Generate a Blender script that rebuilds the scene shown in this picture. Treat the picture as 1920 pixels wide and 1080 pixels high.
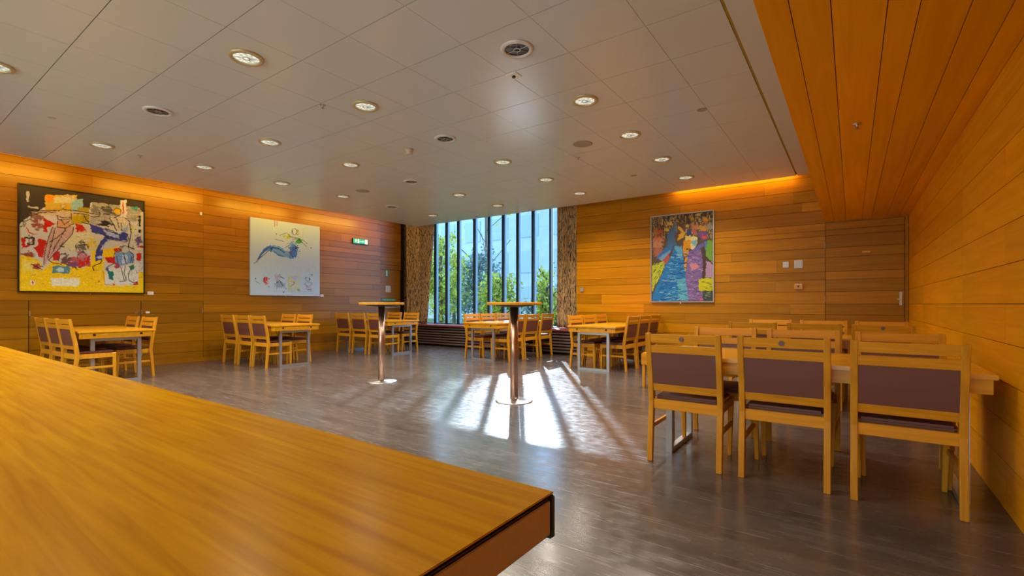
import bpy, bmesh, math, random
import numpy as np
from mathutils import Vector, Matrix
random.seed(7); rng = np.random.default_rng(7)
for o in list(bpy.data.objects): bpy.data.objects.remove(o)
SC = bpy.context.scene; COL = SC.collection
PI = math.pi
# ------------------------------------------------------------------ camera
H = 1.12; F = 895.8; YAW = 0.6182
cam = bpy.data.cameras.new('camera'); co = bpy.data.objects.new('camera', cam); COL.objects.link(co)
co.location = (0, 0, H); co.rotation_euler = (PI/2, 0, YAW)
cam.sensor_width = 36; cam.lens = 36*F/1920; cam.shift_y = 29.8/1920; cam.clip_start = .02; cam.clip_end = 300
SC.camera = co
# ------------------------------------------------------------------ view, world, sun
SC.view_settings.view_transform = 'Standard'; SC.view_settings.look = 'None'
SC.view_settings.exposure = 1.0; SC.view_settings.gamma = 1; SC.view_settings.use_curve_mapping = False
w = bpy.data.worlds.new('sky'); SC.world = w; w.use_nodes = True
nt = w.node_tree; nt.nodes.clear()
wo = nt.nodes.new('ShaderNodeOutputWorld'); bg = nt.nodes.new('ShaderNodeBackground')
bg.inputs[0].default_value = (.60, .80, 1.0, 1); bg.inputs[1].default_value = 3.0
nt.links.new(bg.outputs[0], wo.inputs[0])
sun = bpy.data.lights.new('sun', 'SUN'); so = bpy.data.objects.new('sun', sun); COL.objects.link(so)
sun.energy = 3.3; sun.angle = math.radians(.7); sun.color = (1, .95, .88)
SD = Vector((.572, -.820, -.465)).normalized()
so.rotation_euler = SD.to_track_quat('-Z', 'Y').to_euler(); so.location = (-12, 16, 12)

LAMP_W = 13.0      # each ceiling downlight
COVE_W = 10.0      # each cove tube

# ------------------------------------------------------------------ materials
def lin(c):
    return tuple((v/255/12.92 if v/255 <= .04045 else ((v/255+.055)/1.055)**2.4) for v in c)
def newmat(name):
    m = bpy.data.materials.new(name); m.use_nodes = True
    return m, m.node_tree, m.node_tree.nodes['Principled BSDF']
def N(nt, t, **k):
    n = nt.nodes.new(t)
    for a, b in k.items(): setattr(n, a, b)
    return n
def plain(name, rgb, rough=.5, metal=0, spec=.5, bump=0, bscale=80, coat=0, emit=None, es=0, var=.25):
    m, nt, b = newmat(name)
    b.inputs['Base Color'].default_value = (*rgb, 1); b.inputs['Roughness'].default_value = rough
    b.inputs['Metallic'].default_value = metal; b.inputs['Specular IOR Level'].default_value = spec
    b.inputs['Coat Weight'].default_value = coat
    if emit: b.inputs['Emission Color'].default_value = (*emit, 1); b.inputs['Emission Strength'].default_value = es
    if True:
        tc = N(nt, 'ShaderNodeTexCoord'); no = N(nt, 'ShaderNodeTexNoise'); no.inputs['Scale'].default_value = bscale
        nt.links.new(tc.outputs['Object'], no.inputs['Vector'])
        mx = N(nt, 'ShaderNodeMix', data_type='RGBA', blend_type='MULTIPLY'); mx.inputs[0].default_value = var
        mx.inputs['A'].default_value = (*rgb, 1); nt.links.new(no.outputs['Fac'], mx.inputs['B'])
        nt.links.new(mx.outputs['Result'], b.inputs['Base Color'])
        if bump:
            bp = N(nt, 'ShaderNodeBump'); bp.inputs['Strength'].default_value = bump; bp.inputs['Distance'].default_value = .002
            nt.links.new(no.outputs['Fac'], bp.inputs['Height']); nt.links.new(bp.outputs['Normal'], b.inputs['Normal'])
    return m
def wood(name, c1, c2, axis=0, scale=1.0, rough=.35, island=.25, coat=0.0, spec=.5, bump=.05, coord='Object'):
    """grain stretched along axis 0/1/2; a random tone for each board (mesh island)"""
    m, nt, b = newmat(name)
    tc = N(nt, 'ShaderNodeTexCoord'); mp = N(nt, 'ShaderNodeMapping')
    s = [26*scale]*3; s[axis] = 1.3*scale; mp.inputs['Scale'].default_value = s
    nt.links.new(tc.outputs[coord], mp.inputs['Vector'])
    geo = N(nt, 'ShaderNodeNewGeometry')
    ad = N(nt, 'ShaderNodeVectorMath', operation='ADD'); ml = N(nt, 'ShaderNodeMath', operation='MULTIPLY'); ml.inputs[1].default_value = 37
    nt.links.new(geo.outputs['Random Per Island'], ml.inputs[0]); nt.links.new(mp.outputs[0], ad.inputs[0]); nt.links.new(ml.outputs[0], ad.inputs[1])
    no = N(nt, 'ShaderNodeTexNoise'); no.inputs['Scale'].default_value = 1; no.inputs['Detail'].default_value = 6; no.inputs['Distortion'].default_value = .6
    nt.links.new(ad.outputs[0], no.inputs['Vector'])
    cr = N(nt, 'ShaderNodeValToRGB'); cr.color_ramp.elements[0].position = .3; cr.color_ramp.elements[1].position = .7
    cr.color_ramp.elements[0].color = (*c2, 1); cr.color_ramp.elements[1].color = (*c1, 1)
    nt.links.new(no.outputs['Fac'], cr.inputs[0])
    mr = N(nt, 'ShaderNodeMapRange'); mr.inputs['To Min'].default_value = 1-island; mr.inputs['To Max'].default_value = 1+island*.5
    nt.links.new(geo.outputs['Random Per Island'], mr.inputs['Value'])
    hs = N(nt, 'ShaderNodeHueSaturation'); nt.links.new(cr.outputs[0], hs.inputs['Color']); nt.links.new(mr.outputs[0], hs.inputs['Value'])
    nt.links.new(hs.outputs[0], b.inputs['Base Color'])
    b.inputs['Roughness'].default_value = rough; b.inputs['Coat Weight'].default_value = coat; b.inputs['Coat Roughness'].default_value = .12
    b.inputs['Specular IOR Level'].default_value = spec
    bp = N(nt, 'ShaderNodeBump'); bp.inputs['Strength'].default_value = bump; bp.inputs['Distance'].default_value = .002
    nt.links.new(no.outputs['Fac'], bp.inputs['Height']); nt.links.new(bp.outputs['Normal'], b.inputs['Normal'])
    return m
M = {}
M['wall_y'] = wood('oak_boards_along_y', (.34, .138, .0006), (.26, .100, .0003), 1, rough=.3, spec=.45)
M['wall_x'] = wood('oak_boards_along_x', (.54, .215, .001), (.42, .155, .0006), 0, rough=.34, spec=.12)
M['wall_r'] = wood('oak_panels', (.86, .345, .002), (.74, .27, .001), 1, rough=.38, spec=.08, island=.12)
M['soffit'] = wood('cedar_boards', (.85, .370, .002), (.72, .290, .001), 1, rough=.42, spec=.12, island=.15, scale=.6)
M['backing'] = plain('dark_backing', (.02, .012, .006), .9)
M['chair_wood'] = wood('beech', (.66, .30, .016), (.50, .20, .007), 2, rough=.4, island=.15, spec=.2, scale=1.4)
M['chair_rail'] = wood('beech_rail', (.66, .29, .014), (.48, .19, .006), 0, rough=.4, island=.15, spec=.2, scale=1.4)
M['table_wood'] = wood('table_beech', (.72, .34, .012), (.58, .245, .006), 0, rough=.3, island=.05, spec=.35)
M['table_top'] = wood('table_beech_lacquered', (.72, .34, .012), (.60, .26, .007), 0, rough=.2, island=.05, spec=.7)
M['counter'] = wood('counter_oak', (.46, .225, .0001), (.33, .140, .0001), 0, rough=.24, island=0, scale=2.6, bump=.03, spec=.03)
M['vinyl'] = plain('brown_vinyl', lin((112, 66, 56)), .5, bump=.2, bscale=200)
M['ctr_edge'] = plain('counter_end_panel', lin((165, 138, 160)), .45)
M['black'] = plain('black_plastic', (.006, .005, .006), .45)
M['steel'] = plain('brushed_steel', (.62, .60, .58), .3, 1)
M['post'] = plain('bronzed_steel_post', (.62, .42, .32), .28, 1)
M['tube'] = plain('satin_grey_steel', (.56, .58, .62), .38, .9)
M['white'] = plain('white_plastic', (.75, .74, .72), .5)
M['bright'] = plain('bright_white_plastic', (.92, .92, .92), .4)
M['cream'] = plain('cream_plastic', (.60, .50, .36), .5)
M['ceil'] = plain('satin_ceiling_panel', (.55, .575, .57), .3, spec=.5, bscale=3, var=.04)
M['gold'] = plain('brass_strip', (.42, .30, .04), .5, .6)
M['brass'] = plain('brass', (.75, .55, .25), .3, 1)
M['plaster'] = plain('plaster', (.55, .50, .42), .8)
M['fin'] = plain('blue_black_window_metal', (.015, .05, .095), .35, .3)
M['finl'] = plain('pale_blue_window_metal', (.22, .38, .52), .4, .2)
M['red'] = plain('red_brown_sill_cushion', lin((140, 66, 60)), .5)
M['slat'] = wood('dark_slat', (.16, .095, .075), (.09, .055, .05), 0, rough=.5, island=.1)
M['exit_green'] = plain('exit_green', (.0, .42, .27), .4, emit=(.0, .42, .27), es=.35)
M['exit_white'] = plain('exit_white', (.7, .85, .75), .4, emit=(.7, .9, .8), es=.3)
M['sign_green'] = plain('sign_green', (.0, .30, .20), .45)
M['grey'] = plain('grey_plastic', (.30, .28, .25), .5)
M['plug'] = plain('dark_plug', (.14, .09, .085), .6)
M['grille'] = plain('speaker_cloth', (.36, .31, .24), .6)
M['orange'] = plain('orange_box', (.78, .34, .02), .5)
M['yellow'] = plain('yellow_label', (.85, .48, .03), .5)
M['concrete'] = plain('pale_concrete', (.40, .50, .58), .8, bscale=1)
M['pane_dark'] = plain('far_glass', (.30, .42, .52), .5)
M['lawn'] = plain('lawn', (.05, .10, .02), .9, bscale=5)
M['bark'] = plain('bark', (.10, .075, .05), .9, bump=.5, bscale=30)
def leaves(name, c):
    m, nt, b = newmat(name)
    geo = N(nt, 'ShaderNodeNewGeometry'); hs = N(nt, 'ShaderNodeHueSaturation'); hs.inputs['Color'].default_value = (*c, 1)
    mr = N(nt, 'ShaderNodeMapRange'); mr.inputs['To Min'].default_value = .45; mr.inputs['To Max'].default_value = 1.25
    nt.links.new(geo.outputs['Random Per Island'], mr.inputs['Value']); nt.links.new(mr.outputs[0], hs.inputs['Value'])
    tr = N(nt, 'ShaderNodeBsdfTranslucent'); mx = N(nt, 'ShaderNodeMixShader'); mx.inputs[0].default_value = .5
    nt.links.new(hs.outputs[0], b.inputs['Base Color']); nt.links.new(hs.outputs[0], tr.inputs['Color'])
    b.inputs['Roughness'].default_value = .6
    out = nt.nodes['Material Output']
    nt.links.new(b.outputs[0], mx.inputs[1]); nt.links.new(tr.outputs[0], mx.inputs[2]); nt.links.new(mx.outputs[0], out.inputs[0])
    return m
M['leaf_y'] = leaves('yellow_green_leaves', (.42, .47, .05)); M['leaf_g'] = leaves('blue_green_leaves', (.13, .23, .18))
def glassmat(name, tint):
    m, nt, b = newmat(name); nt.nodes.remove(b)
    t = N(nt, 'ShaderNodeBsdfTransparent'); t.inputs[0].default_value = (*tint, 1)
    g = N(nt, 'ShaderNodeBsdfGlossy'); g.inputs['Roughness'].default_value = .02
    f = N(nt, 'ShaderNodeFresnel'); f.inputs[0].default_value = 1.45
    ge = N(nt, 'ShaderNodeNewGeometry'); iv = N(nt, 'ShaderNodeMath', operation='SUBTRACT'); iv.inputs[0].default_value = 1
    mu = N(nt, 'ShaderNodeMath', operation='MULTIPLY'); nt.links.new(ge.outputs['Backfacing'], iv.inputs[1]); nt.links.new(f.outputs[0], mu.inputs[0]); nt.links.new(iv.outputs[0], mu.inputs[1])
    mx = N(nt, 'ShaderNodeMixShader')
    for a, c in ((mu.outputs[0], mx.inputs[0]), (t.outputs[0], mx.inputs[1]), (g.outputs[0], mx.inputs[2]), (mx.outputs[0], nt.nodes['Material Output'].inputs[0])): nt.links.new(a, c)
    return m
M['glass'] = glassmat('window_glass', (.74, .84, .95)); M['glass_r'] = glassmat('warm_fill_glass', (1, .92, .80))  # second glass is tinted to warm the fill light from behind the camera
def floormat():
    m, nt, b = newmat('worn_parquet')
    tc = N(nt, 'ShaderNodeTexCoord')
    br = N(nt, 'ShaderNodeTexBrick'); br.inputs['Scale'].default_value = 1; br.inputs['Brick Width'].default_value = .62; br.inputs['Row Height'].default_value = .085
    br.inputs['Mortar Size'].default_value = .0012; br.inputs['Color1'].default_value = (.098, .080, .072, 1); br.inputs['Color2'].default_value = (.064, .052, .047, 1); br.inputs['Mortar'].default_value = (.04, .022, .015, 1)
    nt.links.new(tc.outputs['Object'], br.inputs['Vector'])
    n1 = N(nt, 'ShaderNodeTexNoise'); n1.inputs['Scale'].default_value = 2.2; n1.inputs['Detail'].default_value = 8
    nt.links.new(tc.outputs['Object'], n1.inputs['Vector'])
    mx = N(nt, 'ShaderNodeMix', data_type='RGBA', blend_type='OVERLAY'); mx.inputs[0].default_value = .22
    nt.links.new(br.outputs['Color'], mx.inputs['A']); nt.links.new(n1.outputs['Fac'], mx.inputs['B'])
    last = mx.outputs['Result']; rsum = None
    for k, (rot, sc) in enumerate((((0, 0, .4), (2.2, 90, 1)), ((0, 0, -.9), (1.8, 110, 1)), ((0, 0, 1.5), (2.6, 80, 1)))):
        mp = N(nt, 'ShaderNodeMapping'); mp.inputs['Rotation'].default_value = rot; mp.inputs['Scale'].default_value = sc
        nn = N(nt, 'ShaderNodeTexNoise'); nn.inputs['Scale'].default_value = 1; nn.inputs['Detail'].default_value = 3
        nt.links.new(tc.outputs['Object'], mp.inputs[0]); nt.links.new(mp.outputs[0], nn.inputs['Vector'])
        rp = N(nt, 'ShaderNodeValToRGB'); rp.color_ramp.elements[0].position = .63; rp.color_ramp.elements[1].position = .74
        nt.links.new(nn.outputs['Fac'], rp.inputs[0])
        m2 = N(nt, 'ShaderNodeMix', data_type='RGBA'); m2.inputs['B'].default_value = (.20, .19, .20, 1)
        mm = N(nt, 'ShaderNodeMath', operation='MULTIPLY'); mm.inputs[1].default_value = .6
        nt.links.new(rp.outputs[0], mm.inputs[0]); nt.links.new(mm.outputs[0], m2.inputs[0]); nt.links.new(last, m2.inputs['A']); last = m2.outputs['Result']
        if rsum is None: rsum = rp.outputs[0]
        else:
            ad = N(nt, 'ShaderNodeMath', operation='ADD'); nt.links.new(rsum, ad.inputs[0]); nt.links.new(rp.outputs[0], ad.inputs[1]); rsum = ad.outputs[0]
    nt.links.new(last, b.inputs['Base Color'])
    n3 = N(nt, 'ShaderNodeTexNoise'); n3.inputs['Scale'].default_value = 14; n3.inputs['Detail'].default_value = 10
    nt.links.new(tc.outputs['Object'], n3.inputs['Vector'])
    mr = N(nt, 'ShaderNodeMapRange'); mr.inputs['From Min'].default_value = .3; mr.inputs['From Max'].default_value = .7; mr.inputs['To Min'].default_value = .17; mr.inputs['To Max'].default_value = .27
    nt.links.new(n3.outputs['Fac'], mr.inputs['Value'])
    a2 = N(nt, 'ShaderNodeMath', operation='MULTIPLY_ADD'); a2.inputs[1].default_value = .2
    nt.links.new(rsum, a2.inputs[0]); nt.links.new(mr.outputs[0], a2.inputs[2]); nt.links.new(a2.outputs[0], b.inputs['Roughness'])
    b.inputs['IOR'].default_value = 2.0
    bp = N(nt, 'ShaderNodeBump'); bp.inputs['Strength'].default_value = .04; bp.inputs['Distance'].default_value = .004
    nt.links.new(n3.outputs['Fac'], bp.inputs['Height']); nt.links.new(bp.outputs['Normal'], b.inputs['Normal'])
    return m
M['floor'] = floormat()
def curtainmat():
    m, nt, b = newmat('patterned_curtain')
    tc = N(nt, 'ShaderNodeTexCoord'); mp = N(nt, 'ShaderNodeMapping'); mp.inputs['Scale'].default_value = (3.2, 3.2, .33)  # pattern stretched tall; its columns also paint the light and shade of folds
    nt.links.new(tc.outputs['Object'], mp.inputs[0])
    wv = N(nt, 'ShaderNodeTexWave', wave_type='RINGS'); wv.inputs['Scale'].default_value = 5; wv.inputs['Distortion'].default_value = 14; wv.inputs['Detail'].default_value = 3; wv.inputs['Detail Scale'].default_value = 2.5
    nt.links.new(mp.outputs[0], wv.inputs['Vector'])
    cr = N(nt, 'ShaderNodeValToRGB'); e = cr.color_ramp.elements
    e[0].position = .35; e[0].color = (.035, .022, .018, 1); e[1].position = .5; e[1].color = (.90, .62, .26, 1)
    x = e.new(.85); x.color = (.60, .34, .12, 1)
    nt.links.new(wv.outputs['Fac'], cr.inputs[0]); nt.links.new(cr.outputs[0], b.inputs['Base Color'])
    b.inputs['Roughness'].default_value = .7; b.inputs['Sheen Weight'].default_value = .3
    return m
M['curtain'] = curtainmat()
def lensmat(name, hi, lo, es):
    m, nt, b = newmat(name)
    tc = N(nt, 'ShaderNodeTexCoord'); v = N(nt, 'ShaderNodeTexVoronoi'); v.inputs['Scale'].default_value = 32
    nt.links.new(tc.outputs['Object'], v.inputs['Vector'])
    cr = N(nt, 'ShaderNodeValToRGB'); cr.color_ramp.elements[0].color = (*hi, 1); cr.color_ramp.elements[1].color = (*lo, 1)
    cr.color_ramp.elements[0].position = .1; cr.color_ramp.elements[1].position = .75
    nt.links.new(v.outputs['Distance'], cr.inputs[0]); nt.links.new(cr.outputs[0], b.inputs['Base Color'])
    nt.links.new(cr.outputs[0], b.inputs['Emission Color']); b.inputs['Emission Strength'].default_value = es
    b.inputs['Roughness'].default_value = .2
    return m
M['lens'] = lensmat('lit_lens', (1, 1, .86), (.30, .38, .35), .42)
M['lens_off'] = lensmat('unlit_reflector', (.04, .035, .025), (.002, .002, .002), 0)
M['ring'] = plain('downlight_ring', (.60, .48, .27), .35, .3)
M['ring_w'] = plain('downlight_ring_pale', (.72, .68, .66), .35, .1)
M['tube_light'] = plain('cove_tube', (1, .8, .4), .5, emit=(1, .62, .18), es=3)

# ------------------------------------------------------------------ mesh helpers
def box(bm, x0, x1, y0, y1, z0, z1, bev=0):
    v = [bm.verts.new(p) for p in ((x0,y0,z0),(x1,y0,z0),(x1,y1,z0),(x0,y1,z0),(x0,y0,z1),(x1,y0,z1),(x1,y1,z1),(x0,y1,z1))]
    f = [bm.faces.new([v[i] for i in q]) for q in ((3,2,1,0),(4,5,6,7),(0,1,5,4),(1,2,6,5),(2,3,7,6),(3,0,4,7))]
    if bev:
        es = list({e for q in f for e in q.edges}); bmesh.ops.bevel(bm, geom=es, offset=bev, segments=2, affect='EDGES')
    return v
def prism(bm, prof, w0, w1, bev=.003):
    """profile sections: list of (x0,x1,y0,y1,z) stacked along z -> a bent tapering post"""
    rings = []
    for (x0, x1, y0, y1, z) in prof: rings.append([bm.verts.new(p) for p in ((x0,y0,z),(x1,y0,z),(x1,y1,z),(x0,y1,z))])
    for a, b in zip(rings, rings[1:]):
        for i in range(4): bm.faces.new((a[i], a[(i+1) % 4], b[(i+1) % 4], b[i]))
    bm.faces.new(rings[0][::-1]); bm.faces.new(rings[-1])
    if bev:
        es = [e for e in bm.edges if e.is_valid and any(v in rings[i] for v in e.verts for i in (0, len(rings)-1))]
        bmesh.ops.bevel(bm, geom=list(bm.edges), offset=bev, segments=1, affect='EDGES')
def cyl(bm, c, r, z0, z1, n=40, r2=None):
    r2 = r if r2 is None else r2
    a = [bm.verts.new((c[0]+r*math.cos(2*PI*i/n), c[1]+r*math.sin(2*PI*i/n), z0)) for i in range(n)]
    b = [bm.verts.new((c[0]+r2*math.cos(2*PI*i/n), c[1]+r2*math.sin(2*PI*i/n), z1)) for i in range(n)]
    for i in range(n):
        f = bm.faces.new((a[i], a[(i+1) % n], b[(i+1) % n], b[i])); f.smooth = True
    bm.faces.new(a[::-1]); bm.faces.new(b)
def lathe(bm, prof, n=48, close=False):
    rs = [[bm.verts.new((r*math.cos(2*PI*i/n), r*math.sin(2*PI*i/n), z)) for i in range(n)] for r, z in prof]
    pr = list(zip(rs, rs[1:])) + ([(rs[-1], rs[0])] if close else [])
    for a, b in pr:
        for i in range(n):
            f = bm.faces.new((a[i], a[(i+1) % n], b[(i+1) % n], b[i])); f.smooth = True
    if not close: bm.faces.new(rs[0][::-1]); bm.faces.new(rs[-1])
def rod(bm, p, q, r, n=8):
    p = Vector(p); q = Vector(q); d = (q-p).normalized(); u = d.orthogonal().normalized(); v = d.cross(u)
    a = [bm.verts.new(p+(u*math.cos(2*PI*i/n)+v*math.sin(2*PI*i/n))*r) for i in range(n)]
    b = [bm.verts.new(q+(u*math.cos(2*PI*i/n)+v*math.sin(2*PI*i/n))*r) for i in range(n)]
    for i in range(n): bm.faces.new((a[i], a[(i+1) % n], b[(i+1) % n], b[i]))
    bm.faces.new(a[::-1]); bm.faces.new(b)
def core(bm, *a):
    n = len(bm.faces); box(bm, *a); bm.faces.ensure_lookup_table()
    for f in bm.faces[n:]: f.material_index = 1
def obj(name, bm, mat, parent=None):
    bmesh.ops.recalc_face_normals(bm, faces=bm.faces)
    me = bpy.data.meshes.new(name); bm.to_mesh(me); bm.free(); me.materials.append(mat)
    if any(p.material_index for p in me.polygons): me.materials.append(M['backing'])
    o = bpy.data.objects.new(name, me); COL.objects.link(o)
    if parent: o.parent = parent
    return o
def struct(name, bm, mat):
    o = obj(name, bm, mat); o['kind'] = 'structure'; return o
def thing(name, label, cat, loc=(0, 0, 0), rz=0, group=None):
    o = bpy.data.objects.new(name, None); COL.objects.link(o); o.location = loc; o.rotation_euler = (0, 0, rz)
    o.empty_display_size = .05
    o['label'] = label; o['category'] = cat
    if group: o['group'] = group
    return o
def tag(o, label, cat, group=None):
    o['label'] = label; o['category'] = cat
    if group: o['group'] = group
    return o
def dup(root, label, loc, rz=0, group=None):
    r = root.copy(); COL.objects.link(r); r.location = loc; r.rotation_euler = (0, 0, rz); r['label'] = label
    if group: r['group'] = group
    for ch in root.children:
        c = ch.copy(); COL.objects.link(c); c.parent = r
        for g in ch.children:
            d = g.copy(); COL.objects.link(d); d.parent = c
    return r
def B(): return bmesh.new()
def one(name, mat, *a, parent=None, bev=0):
    bm = B(); box(bm, *a, bev=bev); return obj(name, bm, mat, parent)

# ------------------------------------------------------------------ room shell
LW, RW, BW, WIN, CZ = -10.39, .68, 9.10, 9.90, 3.169
REAR = -4.0; TOP = 4.30
CEX, CEY = -9.40, 8.86           # edges of the suspended ceiling
SX, SZ = -.345, 2.42             # timber soffit edge and height
bm = B(); box(bm, -11.3, RW+.2, REAR-.1, WIN+.15, -.1, 0); struct('floor', bm, M['floor'])
rows = [.172, .195, .189, .128, .226, .149, .193, .09, .114]
def zrows(top, start=.0):
    z = [start, start+.2, start+.40, start+.585, start+.76, .948, 1.12, 1.315, 1.504, 1.632, 1.858, 2.007, 2.2, 2.29, 2.404]
    while z[-1] < top:
        z.append(z[-1]+random.choice((.19, .15, .12, .21, .1)))
    z[-1] = top; return z
def boards(bm, axis, fixed, th, u0, u1, zs, gap=.005, lens=(1.8, 3.4), seam=.002, skip=None):
    """cladding boards: axis 'y' wall at x=fixed (thickness th signed), axis 'x' wall at y=fixed"""
    for z0, z1 in zip(zs, zs[1:]):
        u = u0-random.uniform(0, 2.0)
        while u < u1:
            v = u+random.uniform(*lens); a, b = max(u, u0), min(v, u1); u = v
            if b-a < .02: continue
            A, Bb = sorted((fixed, fixed+th))
            if axis == 'y': box(bm, A, Bb, a+seam/2, b-seam/2, z0+gap/2, z1-gap/2)
            else: box(bm, a+seam/2, b-seam/2, A, Bb, z0+gap/2, z1-gap/2)
# left wall: oak boards; the cupboard doors below z 1.174 between y 1.3 and 4.15 are separate panels
CUP = (-.2, 1.69, 2.90+.22, 4.13)
bm = B(); zs = zrows(TOP)
hi = [1.174]+[z for z in zs if z > 1.25]
boards(bm, 'y', LW, .02, REAR, 4.13, hi)
boards(bm, 'y', LW, .02, 4.13, 8.45, zs)
boards(bm, 'y', LW, .02, REAR, CUP[0], [z for z in zs if z < 1.1]+[1.174])
core(bm, LW-.15, LW-.002, REAR, 8.45, 0, TOP)
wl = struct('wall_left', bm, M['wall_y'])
lo = [0, .2, .40, .585, .76, .948, 1.174]
for i in range(3):
    bm = B(); boards(bm, 'y', LW, .02, CUP[i]+.004, CUP[i+1]-.004, lo, lens=(6, 7))
    d = struct('door_%d' % (i+2), bm, M['wall_y'])
    if i < 2: pass
    for zz in ((.93, 1.01), (.2, .28)):
        one('hinge', M['steel'], LW+.018, LW+.03, CUP[i]+.0 if i != 1 else CUP[i], CUP[i]+.02, *zz, parent=d)
    if i == 1:
        bm = B(); cyl(bm, (0, 0), .022, 0, .012, 24); k = obj('lock', bm, M['steel'], d); k.rotation_euler = (0, PI/2, 0); k.location = (LW+.02, CUP[2]-.07, .965)
    if i == 2:
        one('number_plate', M['white'], LW+.018, LW+.026, CUP[2]+.07, CUP[2]+.13, .95, .985, parent=d)
        one('hinge', M['steel'], LW+.018, LW+.03, CUP[3]-.03, CUP[3]-.01, .93, 1.03, parent=d)
# recessed end of the left wall with the fire door
bm = B(); boards(bm, 'y', LW-.06, .02, 8.45, 9.22, [2.06]+[z for z in zs if z > 2.12]); core(bm, LW-.2, LW-.062, 8.45, 9.22, 0, TOP)
struct('wall_left_end', bm, M['wall_y'])
bm = B(); box(bm, LW-.06, LW-.04, 8.465, 9.20, .01, 2.052, .002)
fd = struct('door_1', bm, M['wall_y'])
bm = B(); rod(bm, (LW+.03, 8.54, 1.02), (LW+.03, 9.14, 1.02), .014, 12)
box(bm, LW-.04, LW+.04, 8.52, 8.56, .98, 1.06, .004); box(bm, LW-.04, LW+.04, 9.10, 9.14, .98, 1.06, .004); obj('push_bar', bm, M['tube'], fd)
# back wall (right of the window bay), with the door beneath the soffit
bx0 = -4.77; zb = zrows(TOP)
bm = B(); boards(bm, 'x', BW, -.02, bx0, SX-.0, zb); boards(bm, 'x', BW, -.02, SX, RW, [z for z in zb if z >= 2.4])
core(bm, bx0, RW+.15, BW+.002, BW+.15, 0, TOP)
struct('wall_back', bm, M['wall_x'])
bm = B(); boards(bm, 'x', BW, -.02, SX+.004, RW-.045, [.008]+[z for z in zb if .1 < z < 2.41], lens=(5, 6))
d9 = struct('door_5', bm, M['wall_x'])
bm = B(); box(bm, RW-.04, RW-.005, BW-.03, BW-.001, 0, 2.41); obj('door_jamb', bm, M['wall_x'], d9)
for zz in ((2.0, 2.1), (1.15, 1.25), (.25, .35)):
    bm = B(); rod(bm, (SX, BW-.028, zz[0]), (SX, BW-.028, zz[1]), .007); obj('hinge', bm, M['steel'], d9)
bm = B(); box(bm, .575, .605, BW-.034, BW-.02, 1.10, 1.30, .003); rod(bm, (.59, BW-.034, 1.19), (.59, BW-.075, 1.19), .009)
rod(bm, (.60, BW-.075, 1.19), (.545, BW-.075, 1.19), .009); obj('door_handle', bm, M['white'], d9)
one('name_strip', M['yellow'], .13, .23, BW-.024, BW-.019, 1.905, 1.93, parent=d9)
# bay cheek
bm = B(); box(bm, bx0, bx0+.12, BW+.15, WIN+.1, 0, TOP); struct('wall_bay_right', bm, M['plaster'])
bm = B(); box(bm, -11.25, -11.12, 9.22, WIN+.1, 0, TOP); box(bm, -11.25, LW-.2, 9.2, 9.24, 0, TOP); struct('wall_bay_left', bm, M['plaster'])
# right wall: larger panels
bm = B(); zr = [0, .26, .475, .69, .905, 1.12, 1.334, 1.55, 1.765, 1.98, 2.195, SZ, 2.7, 3.0, TOP]
for k, (z0, z1) in enumerate(zip(zr, zr[1:])):
    y = REAR
    ys = [REAR, -2.4, -1.2, 0.02, 1.24, 2.45, 3.67, 4.9, 6.11, 7.33, 8.55, BW-.02]
    if k % 2: ys = ys[:1]+ys[1::2]+([ys[-1]] if ys[1::2][-1] != ys[-1] else [])
    for a, b in zip(ys, ys[1:]): box(bm, RW, RW+.02, a+.0015, b-.0015, z0+.002, z1-.002)
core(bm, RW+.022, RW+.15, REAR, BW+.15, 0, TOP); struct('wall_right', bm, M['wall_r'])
bm = B(); RWX0, RWX1, RWZ0, RWZ1 = -8.0, .45, .10, 3.10
box(bm, -11.3, RWX0, REAR-.15, REAR, 0, TOP); box(bm, RWX1, RW+.15, REAR-.15, REAR, 0, TOP); box(bm, RWX0, RWX1, REAR-.15, REAR, 0, RWZ0); box(bm, RWX0, RWX1, REAR-.15, REAR, RWZ1, TOP)
struct('wall_rear', bm, M['wall_x'])
bm = B()
for k in range(9):
    x = RWX0+(RWX1-RWX0-.05)*k/8; box(bm, x, x+.05, REAR-.12, REAR-.03, RWZ0, RWZ1)
box(bm, RWX0, RWX1, REAR-.12, REAR-.03, RWZ0, RWZ0+.05); box(bm, RWX0, RWX1, REAR-.12, REAR-.03, RWZ1-.05, RWZ1)
w2 = struct('added_fill_window', bm, M['fin']); one('window_pane', M['glass_r'], RWX0, RWX1, REAR-.08, REAR-.074, RWZ0, RWZ1, parent=w2)  # window added in the unseen rear wall to bring in fill light
# soffit boards
xs = [SX, -.222, -.074, .127, .243, .423, .57, RW]
bm = B()
for a, b in zip(xs, xs[1:]): box(bm, a+.002, b-.002, REAR, BW-.021, SZ, SZ+.02)
core(bm, SX+.003, RW, REAR, BW-.021, SZ+.021, SZ+.06); box(bm, SX, SX+.02, REAR, BW-.021, SZ+.001, TOP-.01)
struct('ceiling_soffit', bm, M['soffit'])
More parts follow.
